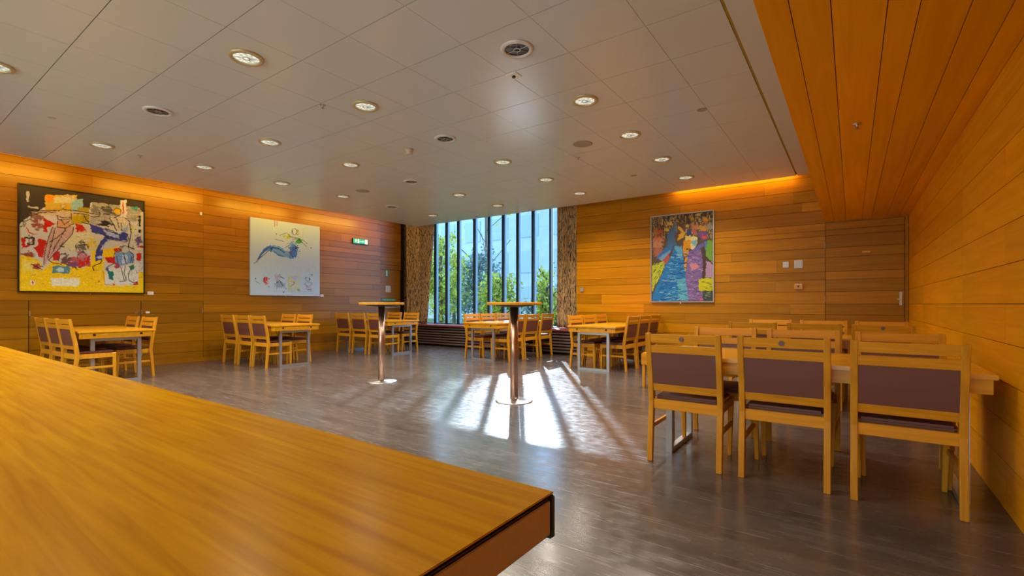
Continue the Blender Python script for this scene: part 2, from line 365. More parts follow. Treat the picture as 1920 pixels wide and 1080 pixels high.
# suspended ceiling
bm = B()
lx = [CEX, -9.14, -8.84]+[-1.24-.6333*k for k in range(11, -1, -1)]+[-.725]
lx = sorted({round(v, 4) for v in lx}); ly = [REAR]+[3.445+.5965*k for k in range(-12, 9)]+[CEY-.0]
lx[0] = CEX
for a, b in zip(lx, lx[1:]):
    for c, d in zip(ly, ly[1:]): box(bm, a+.0015, b-.0015, c+.003, d-.003, CZ, CZ+.02)
box(bm, -.705, SX-.003, REAR, CEY, CZ-.0, CZ+.02)
struct('ceiling', bm, M['ceil'])
bm = B(); box(bm, -.724, -.706, REAR, CEY-.25, CZ+.004, CZ+.02); struct('trim_1', bm, M['gold'])
bm = B(); box(bm, CEX+.001, SX-.003, REAR, CEY-.001, CZ+.021, CZ+.05); struct('ceiling_backing', bm, M['backing'])
bm = B(); box(bm, -11.3, RW+.15, REAR-.15, WIN+.15, TOP, TOP+.15); struct('ceiling_slab', bm, M['plaster'])
bm = B(); box(bm, LW+.0, LW+.32, 8.40, 8.45, CZ+.25, TOP); struct('trim_3', bm, M['wall_y'])
bm = B(); box(bm, LW+.02, LW+.032, REAR, 8.45, 0, .07, .002); struct('baseboard_left', bm, M['wall_y'])
# dark post at the end of the left wall
bm = B(); box(bm, LW-.14, LW-.03, 9.225, 9.34, 0, CZ+.3); struct('trim_4', bm, M['black'])

# ------------------------------------------------------------------ window
mx = [-10.70, -10.21, -9.73, -9.29, -8.85, -8.27, -7.78, -7.31, -6.86, -6.40, -5.89, -5.45, -4.98]
SILL = .56; HEAD = 4.05
bm = B(); box(bm, -11.12, bx0, WIN-.04, WIN+.1, SILL-.04, SILL+.02); box(bm, -11.12, bx0, WIN-.04, WIN+.1, HEAD-.04, HEAD+.1)
win = struct('window_1', bm, M['fin'])
for x in mx:
    bm = B(); box(bm, x-.022, x+.022, WIN-.05, WIN+.06, SILL, HEAD, .003); fn = obj('mullion', bm, M['fin'], win)
    if abs(x+5.89) > .01: one('mullion_cover', M['finl'], x+.023, x+.06, WIN-.02, WIN+.05, SILL, HEAD, parent=fn)
edges = [-11.12]+mx+[bx0]
for a, b in zip(edges, edges[1:]):
    if b-a > .15: one('window_pane', M['glass'], a+(.062 if a > -11 else 0), b-.024, WIN+.02, WIN+.026, SILL+.02, HEAD-.04, parent=win)
# window bench with slatted front
wb = thing('window_bench', 'long built-in bench under the window with red-brown top and dark slatted front', 'bench', (-7.9, 9.5, 0))
def local(o, root): o.location = tuple(-v for v in root.location); return o
local(one('bench_top', M['red'], -11.11, bx0-.002, 9.245, WIN-.045, SILL-.045, SILL-.0, parent=wb, bev=.012), wb)
local(one('bench_front_edge', M['red'], LW+.0, bx0-.002, 9.13, 9.2449, SILL-.045, SILL, parent=wb, bev=.012), wb)
local(one('back_board', M['backing'], LW+.0, bx0-.002, 9.30, 9.33, 0, SILL-.046, parent=wb), wb)
for k in range(7):
    z = .055+k*.066; local(one('slat', M['slat'], LW, bx0-.002, 9.17, 9.20, z, z+.036, parent=wb, bev=.003), wb)
for x in (-10.3, -8.9, -7.5, -6.2, -4.85): local(one('slat_support', M['backing'], x, x+.04, 9.2005, 9.299, 0, SILL-.046, parent=wb), wb)
# curtains
def curtain(name, label, t0, t1, b0, b1, y, zt, zb_, folds, amp):
    bm = B(); n = folds*14; nz = 30; th = .004; R = []
    for side in (0, 1):
        g = []
        for j in range(nz+1):
            t = j/nz; z = zb_+(zt-zb_)*t; e = t**.7
            x0 = b0+(t0-b0)*e; x1 = b1+(t1-b1)*e; row_ = []
            for i in range(n+1):
                s = i/n; a = amp*(.75+.35*math.sin(3*s*6+1))*(1.15-.4*t)
                ph = 2*PI*folds*s+.7*math.sin(5*s+2*t)
                row_.append(bm.verts.new((x0+(x1-x0)*s+.012*math.sin(2*ph), y+a*math.sin(ph)+side*th, z)))
            g.append(row_)
        R.append(g)
    for side, g in enumerate(R):
        for j in range(nz):
            for i in range(n):
                f = bm.faces.new((g[j][i], g[j][i+1], g[j+1][i+1], g[j+1][i])); f.smooth = True
    a, c = R
    for i in range(n):
        bm.faces.new((a[0][i], c[0][i], c[0][i+1], a[0][i+1])); bm.faces.new((a[nz][i], a[nz][i+1], c[nz][i+1], c[nz][i]))
    for j in range(nz):
        bm.faces.new((a[j][0], a[j+1][0], c[j+1][0], c[j][0])); bm.faces.new((a[j][n], c[j][n], c[j+1][n], a[j+1][n]))
    tag(obj(name, bm, M['curtain']), label, 'curtain', 'curtains at the window')
curtain('curtain', 'brown and gold patterned curtain bunched at the left end of the window', -10.90, -9.39, -10.70, -9.62, 9.52, 4.0, SILL+.006, 6, .12)
curtain('curtain', 'brown and gold patterned curtain hanging at the right end of the window', -5.68, -4.86, -5.66, -4.84, 9.78, 4.0, SILL+.006, 7, .035)

# ------------------------------------------------------------------ counter in the foreground
cz = .90; cx1 = -.285; cy1 = .485
ct = thing('counter', 'long golden wood counter in the foreground with a brown end face', 'counter', (-2.9, -.2, 0))
local(one('countertop', M['counter'], -5.5, cx1, -.75, cy1, cz-.0022, cz, parent=ct, bev=.0006), ct)
local(one('counter_core', M['black'], -5.5, cx1-.0015, -.75, cy1-.0015, cz-.052, cz-.0023, parent=ct, bev=.003), ct)
local(one('corner_strip', M['black'], cx1-.008, cx1+.002, cy1-.009, cy1+.001, cz-.053, cz-.003, parent=ct, bev=.002), ct)
local(one('end_panel', M['ctr_edge'], cx1-.0014, cx1+.0012, -.72, cy1-.0095, cz-.047, cz-.0075, parent=ct, bev=.001), ct)
local(one('counter_base', M['wall_x'], -5.4, -1.6, -.7, -.1, 0.0, cz-.053, parent=ct), ct)

# ------------------------------------------------------------------ dining chair
W = .25   # half width
def make_chair(label, loc, rz, group, disc=False):
    t = thing('dining_chair', label, 'chair', loc, rz, group)
    for s in (-1, 1):
        x0, x1 = sorted((s*W, s*(W-.036)))
        bm = B(); prism(bm, [(x0, x1, .0, .034, 0), (x0, x1, .022, .064, .30), (x0, x1, .034, .082, .42), (x0, x1, .016, .062, .58), (x0, x1, -.040, -.006, .915)], 0, 0, .003)
        obj('back_leg', bm, M['chair_wood'], t)
        x0, x1 = sorted((s*(W-.012), s*(W-.05))); xb0, xb1 = sorted((s*(W-.03), s*(W-.056)))
        bm = B(); prism(bm, [(xb0, xb1, .455, .482, 0), (x0, x1, .440, .480, .44)], 0, 0, .003)
        obj('front_leg', bm, M['chair_wood'], t)
        x0, x1 = sorted((s*(W-.014), s*(W-.034)))
        bm = B(); box(bm, x0, x1, .076, .446, .375, .437, .002); obj('side_rail', bm, M['chair_wood'], t)
        bm = B(); box(bm, x0, x1, .052, .452, .232, .262, .002); obj('side_stretcher', bm, M['chair_wood'], t)
    def rail(name, z0, z1, y0, y1, th):
        bm = B(); v = []
        xa, xb = -W+.034, W-.034
        for x in (xa, xb):
            v.append([bm.verts.new(p) for p in ((x, y0, z0), (x, y0+th, z0), (x, y1+th, z1), (x, y1, z1))])
        a, b = v
        for i in range(4): bm.faces.new((a[i], a[(i+1) % 4], b[(i+1) % 4], b[i]))
        bm.faces.new(a[::-1]); bm.faces.new(b)
        bmesh.ops.bevel(bm, geom=list(bm.edges), offset=.002, segments=1, affect='EDGES')
        return obj(name, bm, M['chair_rail'], t)
    def yb(z): return .018+(-.040-.018)*(z-.58)/(.915-.58)
    tr = rail('top_rail', .848, .908, yb(.848)+.004, yb(.908)+.004, .022)
    rail('middle_rail', .776, .830, yb(.776)+.003, yb(.830)+.003, .022)
    rail('lower_back_rail', .50, .552, .036, .024, .022)
    rail('rear_seat_rail', .372, .440, .040, .040, .024)
    bm = B(); box(bm, -W+.04, W-.04, .452, .474, .378, .437, .002); obj('front_seat_rail', bm, M['chair_rail'], t)
    # back pad
    bm = B(); g = []
    for (z, b0, b1) in ((.548, .026, .044), (.66, .006, .030), (.778, yb(.778)+.006, yb(.778)+.022)):
        g.append([bm.verts.new(p) for p in ((-W+.034, b0, z), (W-.034, b0, z), (W-.034, b1, z), (-W+.034, b1, z))])
    for a, b in zip(g, g[1:]):
        for i in range(4): bm.faces.new((a[i], a[(i+1) % 4], b[(i+1) % 4], b[i]))
    bm.faces.new(g[0][::-1]); bm.faces.new(g[-1]); obj('back_pad', bm, M['vinyl'], t)
    bm = B(); box(bm, -W+.037, W-.037, .060, .472, .436, .470, .014); sp = obj('seat_pad', bm, M['vinyl'], t)
    if disc:
        bm = B(); rod(bm, (0, yb(.88)+.008, .878), (0, yb(.88)+.0015, .878), .017, 24); obj('wood_plug', bm, M['plug'], t)['label'] = 'dark grey round plug in the top rail'
    return t
G1 = 'chairs at the table along the right wall'
chA = make_chair('nearest row: pale wood chair left of the three, dark round plug in its top rail', (-.945, 3.348, 0), 0, G1, True)
ch0 = make_chair('nearest row: pale wood chair with brown back closest to the right wall', (.243, 3.35, 0), 0, G1)
dup(chA, 'nearest row: middle pale wood chair, dark round plug in its top rail', (-.35, 3.365, 0), 0, G1)
def chairs(lst, group):
    for lab, x, y, r in lst: dup(ch0, lab, (x, y, 0), math.radians(r), group)
chairs([('chair across the nearest right-hand table, leftmost, facing the camera', -.90, 4.44, 180),
        ('chair across the nearest right-hand table, middle, facing the camera', -.32, 4.43, 180),
        ('chair across the nearest right-hand table, beside the right wall, facing the camera', .27, 4.34, 180)], G1)
chairs([('second right-hand table: near-side chair at left, back to the camera', -.93, 6.06, 0),
        ('second right-hand table: near-side chair in the middle, back to the camera', -.33, 6.04, 0),
        ('second right-hand table: far-side chair at left, facing the camera', -.88, 7.12, 180),
        ('second right-hand table: far-side chair in the middle, facing the camera', -.29, 7.10, 180),
        ('second right-hand table: far-side chair by the right wall, facing the camera', .28, 7.08, 180)], 'chairs at the second table along the right wall')
dup(chA, 'second right-hand table: near-side chair by the right wall, plug in top rail', (.25, 5.96, 0), 0, 'chairs at the second table along the right wall')
chairs([('chair below the large colourful painting, near side, closest to the room centre', -8.68, 1.77, 3),
        ('chair below the large colourful painting, near side, middle of the three', -9.27, 1.76, 2),
        ('chair below the large colourful painting, near side, closest to the wall', -9.86, 1.75, 2),
        ('chair below the large colourful painting, far side, closest to the room centre', -9.03, 2.81, 183),
        ('chair below the large colourful painting, far side, nearer the wall', -9.72, 2.80, 180)], 'chairs at the table under the large painting')
chairs([('chair below the white painting, near side, closest to the room centre', -8.46, 4.24, 0),
        ('chair below the white painting, near side, middle of the three', -9.00, 4.24, 0),
        ('chair below the white painting, near side, closest to the wall', -9.62, 4.26, 0),
        ('chair below the white painting, far side, closest to the room centre', -8.76, 5.28, 180),
        ('chair below the white painting, far side, nearer the wall', -9.34, 5.28, 180)], 'chairs at the table under the white painting')
chairs([('chair at table in the left far corner, near side, behind the left bar table', -8.47, 6.76, 0),
        ('chair at table in the left far corner, near side, middle of the three', -9.06, 6.76, 0),
        ('chair at table in the left far corner, near side, closest to the wall', -9.64, 6.76, 0),
        ('chair at table in the left far corner, far side, in front of the left curtain', -8.60, 7.92, 180),
        ('chair at the left far corner table, far side, mostly hidden behind others', -9.20, 7.92, 180)], 'chairs at the corner table left of the window')
chairs([('window table: left-side chair nearest the camera', -6.50, 7.70, -90),
        ('window table: left-side chair in the middle', -6.50, 8.24, -90),
        ('window table: left-side chair closest to the window bench', -6.50, 8.78, -90),
        ('window table: right-side chair nearest the camera, behind the bar table post', -5.35, 7.70, 90),
        ('window table: right-side chair in the middle', -5.35, 8.24, 90),
        ('window table: right-side chair closest to the window bench', -5.33, 8.80, 92)], 'chairs at the table in front of the window')
chairs([('table right of the window: left-side chair nearest the camera', -4.04, 7.66, -90),
        ('table right of the window: left-side chair in the middle', -4.04, 8.20, -90),
        ('table right of the window: left-side chair closest to the back wall', -4.04, 8.74, -90),
        ('table right of the window: right-side chair nearest the camera', -3.00, 7.71, 90),
        ('table right of the window: right-side chair in the middle', -3.00, 8.25, 90),
        ('table right of the window: right-side chair closest to the back wall', -3.00, 8.78, 90)], 'chairs at the table right of the window')

# ------------------------------------------------------------------ dining table: long axis = local x, origin mid, z 0
TL, TWd, TZ = 1.85, .88, .75
def make_table(label, loc, rz):
    t = thing('dining_table', label, 'table', loc, rz, 'wooden dining tables with steel frames')
    hx, hy = TL/2, TWd/2
    one('tabletop', M['table_top'], -hx, hx, -hy, hy, TZ-.026, TZ, parent=t, bev=.003)
    bm = B(); q = .018
    for s in (-1, 1):
        a, b = sorted((s*(hy-q), s*(hy-q-.022))); box(bm, -hx+q, hx-q, a, b, TZ-.105, TZ-.0265, .002)
        a, b = sorted((s*(hx-q), s*(hx-q-.022))); box(bm, a, b, -hy+q+.023, hy-q-.023, TZ-.105, TZ-.0265, .002)
    ap = obj('apron', bm, M['table_wood'], t)
    for s in (-1, 1):
        for y in (-.265, .265):
            a, b = sorted((s*(hx-q-.002), s*(hx-q+.001))); one('hole', M['black'], a, b, y-.015, y+.015, TZ-.07, TZ-.042, parent=ap)
    for s in (-1, 1):
        x = s*(hx-.11); bm = B(); k = .0225
        for y in (-.265, .265): box(bm, x-k, x+k, y-k, y+k, .0, TZ-.107, .002)
        box(bm, x-k, x+k, -.242, .242, 0, .04, .002); box(bm, x-k, x+k, -.242, .242, TZ-.147, TZ-.108, .002)
        f = obj('leg_frame', bm, M['tube'], t)
        for y in (-.265, .265):
            bm = B(); rod(bm, (x-s*.01, y, .50), (x-s*.36, y*.8, TZ-.03), .005); obj('brace', bm, M['steel'], f)
    return t
t0 = make_table('nearest wooden table against the right wall, behind the front row of chairs', (-.305, 3.90, 0), 0)
for lab, x, y, r in (('second wooden table along the right wall, farther back and almost hidden by chairs', -.30, 6.58, 0),
                     ('wooden table standing under the large colourful painting', -9.35, 2.28, 0),
                     ('wooden table standing under the white painting', -9.04, 4.77, 0),
                     ('wooden table in the far left corner, behind the left bar table', -9.08, 7.33, 0),
                     ('wooden table shining in daylight in front of the window', -5.925, 8.16, 90),
                     ('wooden table at the back wall, right of the right curtain', -3.52, 8.12, 90)):
    dup(t0, lab, (x, y, 0), math.radians(r), 'wooden dining tables with steel frames')

# ------------------------------------------------------------------ bar tables
def make_bar(label, loc):
    t = thing('bar_table', label, 'table', loc, 0, 'round standing bar tables')
    bm = B(); lathe(bm, [(.312, 1.106), (.316, 1.110), (.316, 1.136), (.312, 1.140)], 72); obj('round_top', bm, M['table_wood'], t)
    bm = B(); lathe(bm, [(.06, 1.080), (.215, 1.098), (.215, 1.1055)], 48); obj('mounting_plate', bm, M['black'], t)
    bm = B(); cyl(bm, (0, 0), .047, .02, 1.082, 40); obj('post', bm, M['post'], t)
    bm = B(); lathe(bm, [(.215, 0), (.215, .008), (.20, .013), (.06, .022), (.049, .03)], 64); obj('base_plate', bm, M['steel'], t)
    return t
b0 = make_bar('round bar table left, in front of the far left corner table', (-5.52, 4.52, 0))
dup(b0, 'round bar table standing in the sunlit patch in front of the window', (-3.17, 4.50, 0), 0, 'round standing bar tables')
# low stool
t = thing('stool', 'low wooden stool partly hidden behind the front left chair', 'stool', (-2.12, 6.40, 0))
one('seat', M['chair_rail'], -.19, .19, -.16, .16, .30, .46, parent=t, bev=.01)
for x in (-.16, .16):
    for y in (-.13, .13): one('leg', M['chair_wood'], x-.018, x+.018, y-.018, y+.018, 0, .2995, parent=t, bev=.002)

# ------------------------------------------------------------------ ceiling fittings
def make_down(label, lit):
    t = thing('downlight', label, 'ceiling light', (0, 0, 0), 0)
    bm = B(); lathe(bm, [(.098, -.012), (.104, -.018), (.128, -.016), (.134, -.006), (.134, -.0005), (.098, -.0005)], 48, close=True)
    obj('trim_ring', bm, M['ring'] if lit else M['ring_w'], t)
    bm = B(); cyl(bm, (0, 0), .097, -.006, -.001, 40); obj('lens' if lit else 'reflector', bm, M['lens'] if lit else M['lens_off'], t)
    bm = B(); lathe(bm, [(.022, -.010), (.022, -.0145), (.030, -.0145), (.030, -.010)], 24, close=True)
    for k in range(6):
        a = k*PI/3; rod(bm, (.03*math.cos(a), .03*math.sin(a), -.011), (.099*math.cos(a), .099*math.sin(a), -.011), .0018, 6)
    obj('spoke_guard', bm, M['steel'] if not lit else M['ring_w'], t)
    return t
px = [-2.19, -4.10, -6.0, -7.88]; py = [1.955+1.193*k for k in range(-4, 6)]
dark = {(0, 3.15), (1, 4.34), (2, 5.53), (3, 6.73), (2, 1.95)}
colname = ['column nearest the soffit', 'second column from the soffit', 'third column from the soffit', 'column nearest the left wall']
rown = {1: 'front row over the camera side', 2: 'nearest row in front of the camera', 3: 'second row', 4: 'third row', 5: 'fourth row', 6: 'fifth row', 7: 'sixth row', 8: 'seventh row', 9: 'row farthest from the camera'}
ordn = {3: 'nearest the camera but one', 4: 'second nearest row', 5: 'third row', 6: 'fourth row', 7: 'fifth row'}
P0 = {}
names = {4: 'nearest row', 5: 'second nearest row', 6: 'third nearest row', 7: 'fourth nearest row', 8: 'fifth nearest row', 9: 'row next to the window'}
for i, x in enumerate(px):
    for j, y in enumerate(py):
        if j < 3: kind = True
        else: kind = not any(i == a and abs(y-b) < .1 for a, b in dark)
        if j < 3:
            L = None
        if j >= 3:
            if i < 2 and j == 3 and i == 0: continue
            lab = 'lit downlight in the ceiling cut by the left edge of the photo' if (i, j) == (2, 3) else '%s downlight in the ceiling, %s, %s' % ('lit' if kind else 'unlit dark', colname[i], {3: 'row directly ahead of the camera'}.get(j, names.get(j, '')))
            if i == 3 and j == 3: pass
            if kind not in P0: P0[kind] = make_down(lab, kind); o = P0[kind]; o.location = (x, y, CZ); o['group'] = 'round ceiling downlights'
            else: o = dup(P0[kind], lab, (x, y, CZ), 0, 'round ceiling downlights')
        if j >= 1 and kind and not (i == 0 and j == 3 and False):
            l = bpy.data.lights.new('downlight_lamp', 'AREA'); l.shape = 'DISK'; l.size = .19; l.energy = LAMP_W; l.color = (1, .90, .74); l.spread = math.radians(135)
            lo_ = bpy.data.objects.new('downlight_lamp', l); COL.objects.link(lo_); lo_.location = (x, y, CZ-.03)
# outer-left downlight at the frame edge
def cgrille(lab, x, y, r):
    bm = B(); lathe(bm, [(r, -.0005), (r, -.004), (r-.012, -.008), (.001, -.008)], 40); o = tag(obj('ceiling_speaker', bm, M['grille']), lab, 'speaker'); o.location = (x, y, CZ); o['group'] = 'flush ceiling speakers'
cgrille('flush round beige ceiling speaker on the right, near the lit downlights', -2.81, 5.51, .125)
cgrille('flush round beige ceiling speaker on the left side of the ceiling', -7.23, 5.49, .12)
def csmall(name, lab, cat, x, y, prof, mat, z=CZ):
    bm = B(); lathe(bm, prof, 24); o = tag(obj(name, bm, mat), lab, cat); o.location = (x, y, z); return o
csmall('smoke_detector', 'small beige smoke detector hanging from the middle of the ceiling', 'smoke detector', -4.78, 4.37, [(.055, -.0005), (.055, -.02), (.04, -.03), (.042, -.062), (.03, -.07)], M['cream'])
spr = [(.03, -.0005), (.03, -.004), (.008, -.006), (.007, -.03), (.016, -.032), (.016, -.035)]
for lab, x, y in (('small ceiling sprinkler left of the large lit downlight pair', -4.44, 2.88), ('small ceiling sprinkler next to the right ceiling speaker', -3.12, 5.98), ('small ceiling sprinkler above the left wall glow', -8.0, 2.4)):
    csmall('sprinkler', lab, 'sprinkler', x, y, spr, M['steel'])['group'] = 'ceiling sprinklers'
csmall('cover_disc', 'small flat disc in the ceiling at far left', 'ceiling disc', -7.18, 1.35, [(.04, -.0005), (.038, -.004)], M['cream'])['group'] = 'small ceiling discs'
csmall('cover_disc', 'small flat disc in the ceiling near the timber soffit', 'ceiling disc', -1.29, 5.27, [(.05, -.0005), (.048, -.004)], M['grille'])['group'] = 'small ceiling discs'
csmall('cover_disc', 'small flat disc in the ceiling close to the back wall', 'ceiling disc', -2.84, 7.34, [(.05, -.0005), (.048, -.004)], M['grille'])['group'] = 'small ceiling discs'
csmall('sprinkler', 'small chrome sprinkler in the timber soffit', 'sprinkler', .03, 4.25, spr, M['steel'], SZ)['group'] = 'ceiling sprinklers'
t = thing('emergency_light', 'small square white emergency light beside the large unlit downlight', 'light', (-2.47, 3.50, CZ))
one('plate', M['bright'], -.055, .055, -.055, .055, -.008, -.0005, parent=t, bev=.002)
bm = B(); cyl(bm, (0, 0), .016, -.022, -.008, 20); obj('lamp_eye', bm, M['black'], t)
# cove tubes (in the gaps between suspended ceiling and walls)
def cove(lab, x0, x1, y0, y1, z, aim):
    L_ = max(x1-x0, y1-y0); c = ((x0+x1)/2, (y0+y1)/2, z)
    t = thing('cove_light', lab, 'light', c, 0, 'tube lights hidden in the ceiling cove')
    bm = B(); a = (x0-c[0], y0-c[1], 0); b = (x1-c[0], y1-c[1], 0); rod(bm, a, b, .013, 12); obj('tube', bm, M['tube_light'], t)
    l = bpy.data.lights.new('cove_lamp', 'AREA'); l.shape = 'RECTANGLE'; l.size = L_; l.size_y = .04; l.energy = COVE_W*L_/1.8*(1 if y1 > y0 else .45); l.color = (1, .52, .03)
    lo_ = bpy.data.objects.new('cove_lamp', l); COL.objects.link(lo_)
    d = Vector(aim).normalized(); lo_.location = Vector(c)+d*.03
    if x1 > x0: lo_.rotation_euler = d.to_track_quat('-Z', 'X').to_euler()
    q = d.to_track_quat('-Z', 'Y'); ax = q @ Vector((1, 0, 0)); want = Vector((x1-x0, y1-y0, 0)).normalized()
    ang = math.atan2(ax.cross(want).dot(-d), ax.dot(want)); q = q @ Matrix.Rotation(ang, 3, Vector((0, 0, -1))).to_quaternion()
    lo_.rotation_euler = q.to_euler()
for k, (a, b) in enumerate(((-.9, .7), (.9, 2.25), (2.75, 4.35), (4.75, 6.3), (6.7, 8.25))):
    cove(['cove tube above the left wall, beyond the left edge', 'cove tube above the large painting', 'cove tube above the wall between the two paintings', 'cove tube above the white painting', 'cove tube above the exit sign'][k], CEX-.10, CEX-.10, a, b, 3.29, (-1, 0, -.12))
cove('cove tube above the painting on the back wall', -2.7, -.75, CEY+.06, CEY+.06, 3.26, (0, 1, -.35))

# ------------------------------------------------------------------ artworks, painted into a colour attribute
NN = 300
def homog(src, dst):
    A = []
    for (x, y), (u, v) in zip(src, dst):
        A += [[x, y, 1, 0, 0, 0, -u*x, -u*y, -u], [0, 0, 0, x, y, 1, -v*x, -v*y, -v]]
    _, _, V = np.linalg.svd(np.array(A, float)); return V[-1].reshape(3, 3)
def vnoise(n, cells, r):
    g = r.random((cells+2, cells+2)); x = np.linspace(0, cells-.001, n); i = x.astype(int); f = x-i; f = f*f*(3-2*f)
    a = g[i][:, i]*(1-f)[None, :]+g[i][:, i+1]*f[None, :]; b = g[i+1][:, i]*(1-f)[None, :]+g[i+1][:, i+1]*f[None, :]
    return a*(1-f)[:, None]+b*f[:, None]
class Painter:
    def __init__(s, corners, base, seed):
        s.r = np.random.default_rng(seed)
        Hm = homog([(0, 0), (1, 0), (1, 1), (0, 1)], corners)
        u, v = np.meshgrid(np.linspace(0, 1, NN), np.linspace(0, 1, NN))
        w_ = Hm[2, 0]*u+Hm[2, 1]*v+Hm[2, 2]
        s.X = (Hm[0, 0]*u+Hm[0, 1]*v+Hm[0, 2])/w_; s.Y = (Hm[1, 0]*u+Hm[1, 1]*v+Hm[1, 2])/w_
        s.img = np.zeros((NN, NN, 3))+np.array(base, float)
        s.n1 = vnoise(NN, 60, s.r); s.n2 = vnoise(NN, 110, s.r); s.n3 = vnoise(NN, 14, s.r)
        s.Xj = s.X+(s.n1-.5)*14+(s.n2-.5)*6; s.Yj = s.Y+(vnoise(NN, 60, s.r)-.5)*14
    def put(s, m, c, a=1.0, tex=.06):
        m = np.clip(m, 0, 1)*a; cc = np.array(c, float)*(1+tex*(s.n2-.5)[..., None]*2)
        s.img = s.img*(1-m[..., None])+cc*m[..., None]
    def rect(s, x0, y0, x1, y1, c, a=1, soft=3):
        d = np.minimum(np.minimum(s.Xj-x0, x1-s.Xj), np.minimum(s.Yj-y0, y1-s.Yj)); s.put(d/soft+.5, c, a)
    def poly(s, pts, c, a=1, rough=True):
        X, Y = (s.Xj, s.Yj) if rough else (s.X, s.Y); ins = np.zeros(X.shape, bool); n = len(pts)
        for i in range(n):
            (x0, y0), (x1, y1) = pts[i], pts[(i+1) % n]
            if y0 == y1: continue
            ins ^= ((Y >= min(y0, y1)) & (Y < max(y0, y1)) & (X < x0+(Y-y0)*(x1-x0)/(y1-y0)))
        s.put(ins.astype(float), c, a)
    def line(s, pts, wd, c, a=1, rough=.4):
        X = s.X+(s.n2-.5)*wd*2*rough; Y = s.Y+(s.n1-.5)*wd*2*rough; D = np.full(X.shape, 1e9)
        for (x0, y0), (x1, y1) in zip(pts, pts[1:]):
            dx, dy = x1-x0, y1-y0; t = np.clip(((X-x0)*dx+(Y-y0)*dy)/(dx*dx+dy*dy+1e-9), 0, 1)
            D = np.minimum(D, np.hypot(X-x0-t*dx, Y-y0-t*dy))
        s.put((wd/2-D)/2+.7, c, a)
    def ell(s, cx, cy, rx, ry, c, a=1, ring=0):
        q = np.hypot((s.Xj-cx)/rx, (s.Yj-cy)/ry)
        if ring: s.put(1-np.abs(q-1)*min(rx, ry)/ring, c, a)
        else: s.put((1-q)*min(rx, ry)/4+.5, c, a)
    def cloud(s, cx, cy, rx, ry, c, a=1):
        q = np.hypot((s.X-cx)/rx, (s.Y-cy)/ry)+(s.n1-.5)*.9+(s.n2-.5)*.6; s.put((1-q)*3, c, a)
def make_canvas(name, P, origin, udir, nrm, wd, ht, thick, parent):
    u = np.linspace(0, 1, NN); o = Vector(origin); ud = Vector(udir); nv = Vector(nrm)
    verts = [tuple(o+ud*(wd*a)+Vector((0, 0, -ht*b))+nv*thick) for b in u for a in u]
    faces = [(j*NN+i, (j+1)*NN+i, (j+1)*NN+i+1, j*NN+i+1) for j in range(NN-1) for i in range(NN-1)]
    k = len(verts)
    cor = [0, NN-1, NN*NN-1, NN*(NN-1)]
    verts += [tuple(o), tuple(o+ud*wd), tuple(o+ud*wd+Vector((0, 0, -ht))), tuple(o+Vector((0, 0, -ht)))]
    top = list(range(NN)); right = [j*NN+NN-1 for j in range(NN)]; bot = [NN*(NN-1)+i for i in range(NN)][::-1]; left = [j*NN for j in range(NN)][::-1]
    for e, (a, b) in zip((top, right, bot, left), ((0, 1), (1, 2), (2, 3), (3, 0))): faces.append(tuple(e)+(k+b, k+a))
    faces.append((k, k+1, k+2, k+3))
    me = bpy.data.meshes.new(name); me.from_pydata(verts, [], faces)
    at = me.color_attributes.new('paint', 'FLOAT_COLOR', 'POINT')
    im = np.clip(P.img, 0, 255)/255; im = np.where(im <= .04045, im/12.92, ((im+.055)/1.055)**2.4)
    buf = np.ones((len(verts), 4), np.float32); buf[:NN*NN, :3] = im.reshape(-1, 3); buf[NN*NN:, :3] = im[0, 0]
    at.data.foreach_set('color', buf.ravel())
    m, nt, b_ = newmat(name+'_paint'); an = N(nt, 'ShaderNodeAttribute'); an.attribute_name = 'paint'
    nt.links.new(an.outputs['Color'], b_.inputs['Base Color']); b_.inputs['Roughness'].default_value = .55; b_.inputs['Specular IOR Level'].default_value = .25
    me.materials.append(m); ob = bpy.data.objects.new(name, me); COL.objects.link(ob)
    if parent: ob.parent = parent
    return ob
K = (35, 28, 26); RED = (214, 30, 12); YEL = (255, 208, 0); CRM = (214, 206, 190); PAP = (240, 238, 232)
# painting 1 (coordinates of the 1350 x 1080 detail view)
P = Painter([(143, 57), (1215, 210), (1203, 995), (143, 980)], CRM, 3)
P.poly([(120, 40), (1230, 190), (1230, 300), (760, 215), (740, 300), (540, 250), (400, 230), (300, 300), (240, 330), (170, 380), (120, 420)], (58, 48, 45))
P.poly([(770, 215), (1190, 260), (1190, 380), (980, 380), (850, 420), (745, 400)], (176, 165, 150))
P.cloud(900, 290, 60, 45, (70, 62, 58), .8); P.cloud(800, 280, 40, 40, (110, 100, 92), .7); P.cloud(880, 400, 60, 30, (30, 25, 25), .9)
P.rect(205, 118, 228, 215, (190, 180, 165)); P.line([(220, 255), (300, 268)], 16, (190, 180, 165))
P.rect(365, 150, 640, 300, (214, 170, 50)); P.rect(370, 150, 440, 205, (240, 140, 10)); P.rect(590, 190, 690, 290, (150, 190, 195)); P.rect(440, 170, 590, 220, (215, 200, 140))
P.rect(650, 260, 745, 390, (175, 150, 30)); P.rect(585, 320, 690, 400, (200, 165, 10))
for x in (515, 560, 605): P.rect(x-8, 150, x+8, 215, (205, 195, 180), .8)
P.cloud(290, 350, 60, 60, (130, 70, 60), .8); P.cloud(300, 410, 60, 40, (150, 60, 50), .8)
P.poly([(340, 340), (385, 370), (440, 400), (470, 390), (380, 440), (385, 480), (345, 470), (345, 425), (360, 400)], RED)
P.poly([(620, 395), (690, 410), (725, 480), (630, 475)], RED); P.poly([(305, 530), (370, 545), (380, 640), (370, 710), (310, 680), (270, 610), (300, 590)], RED)
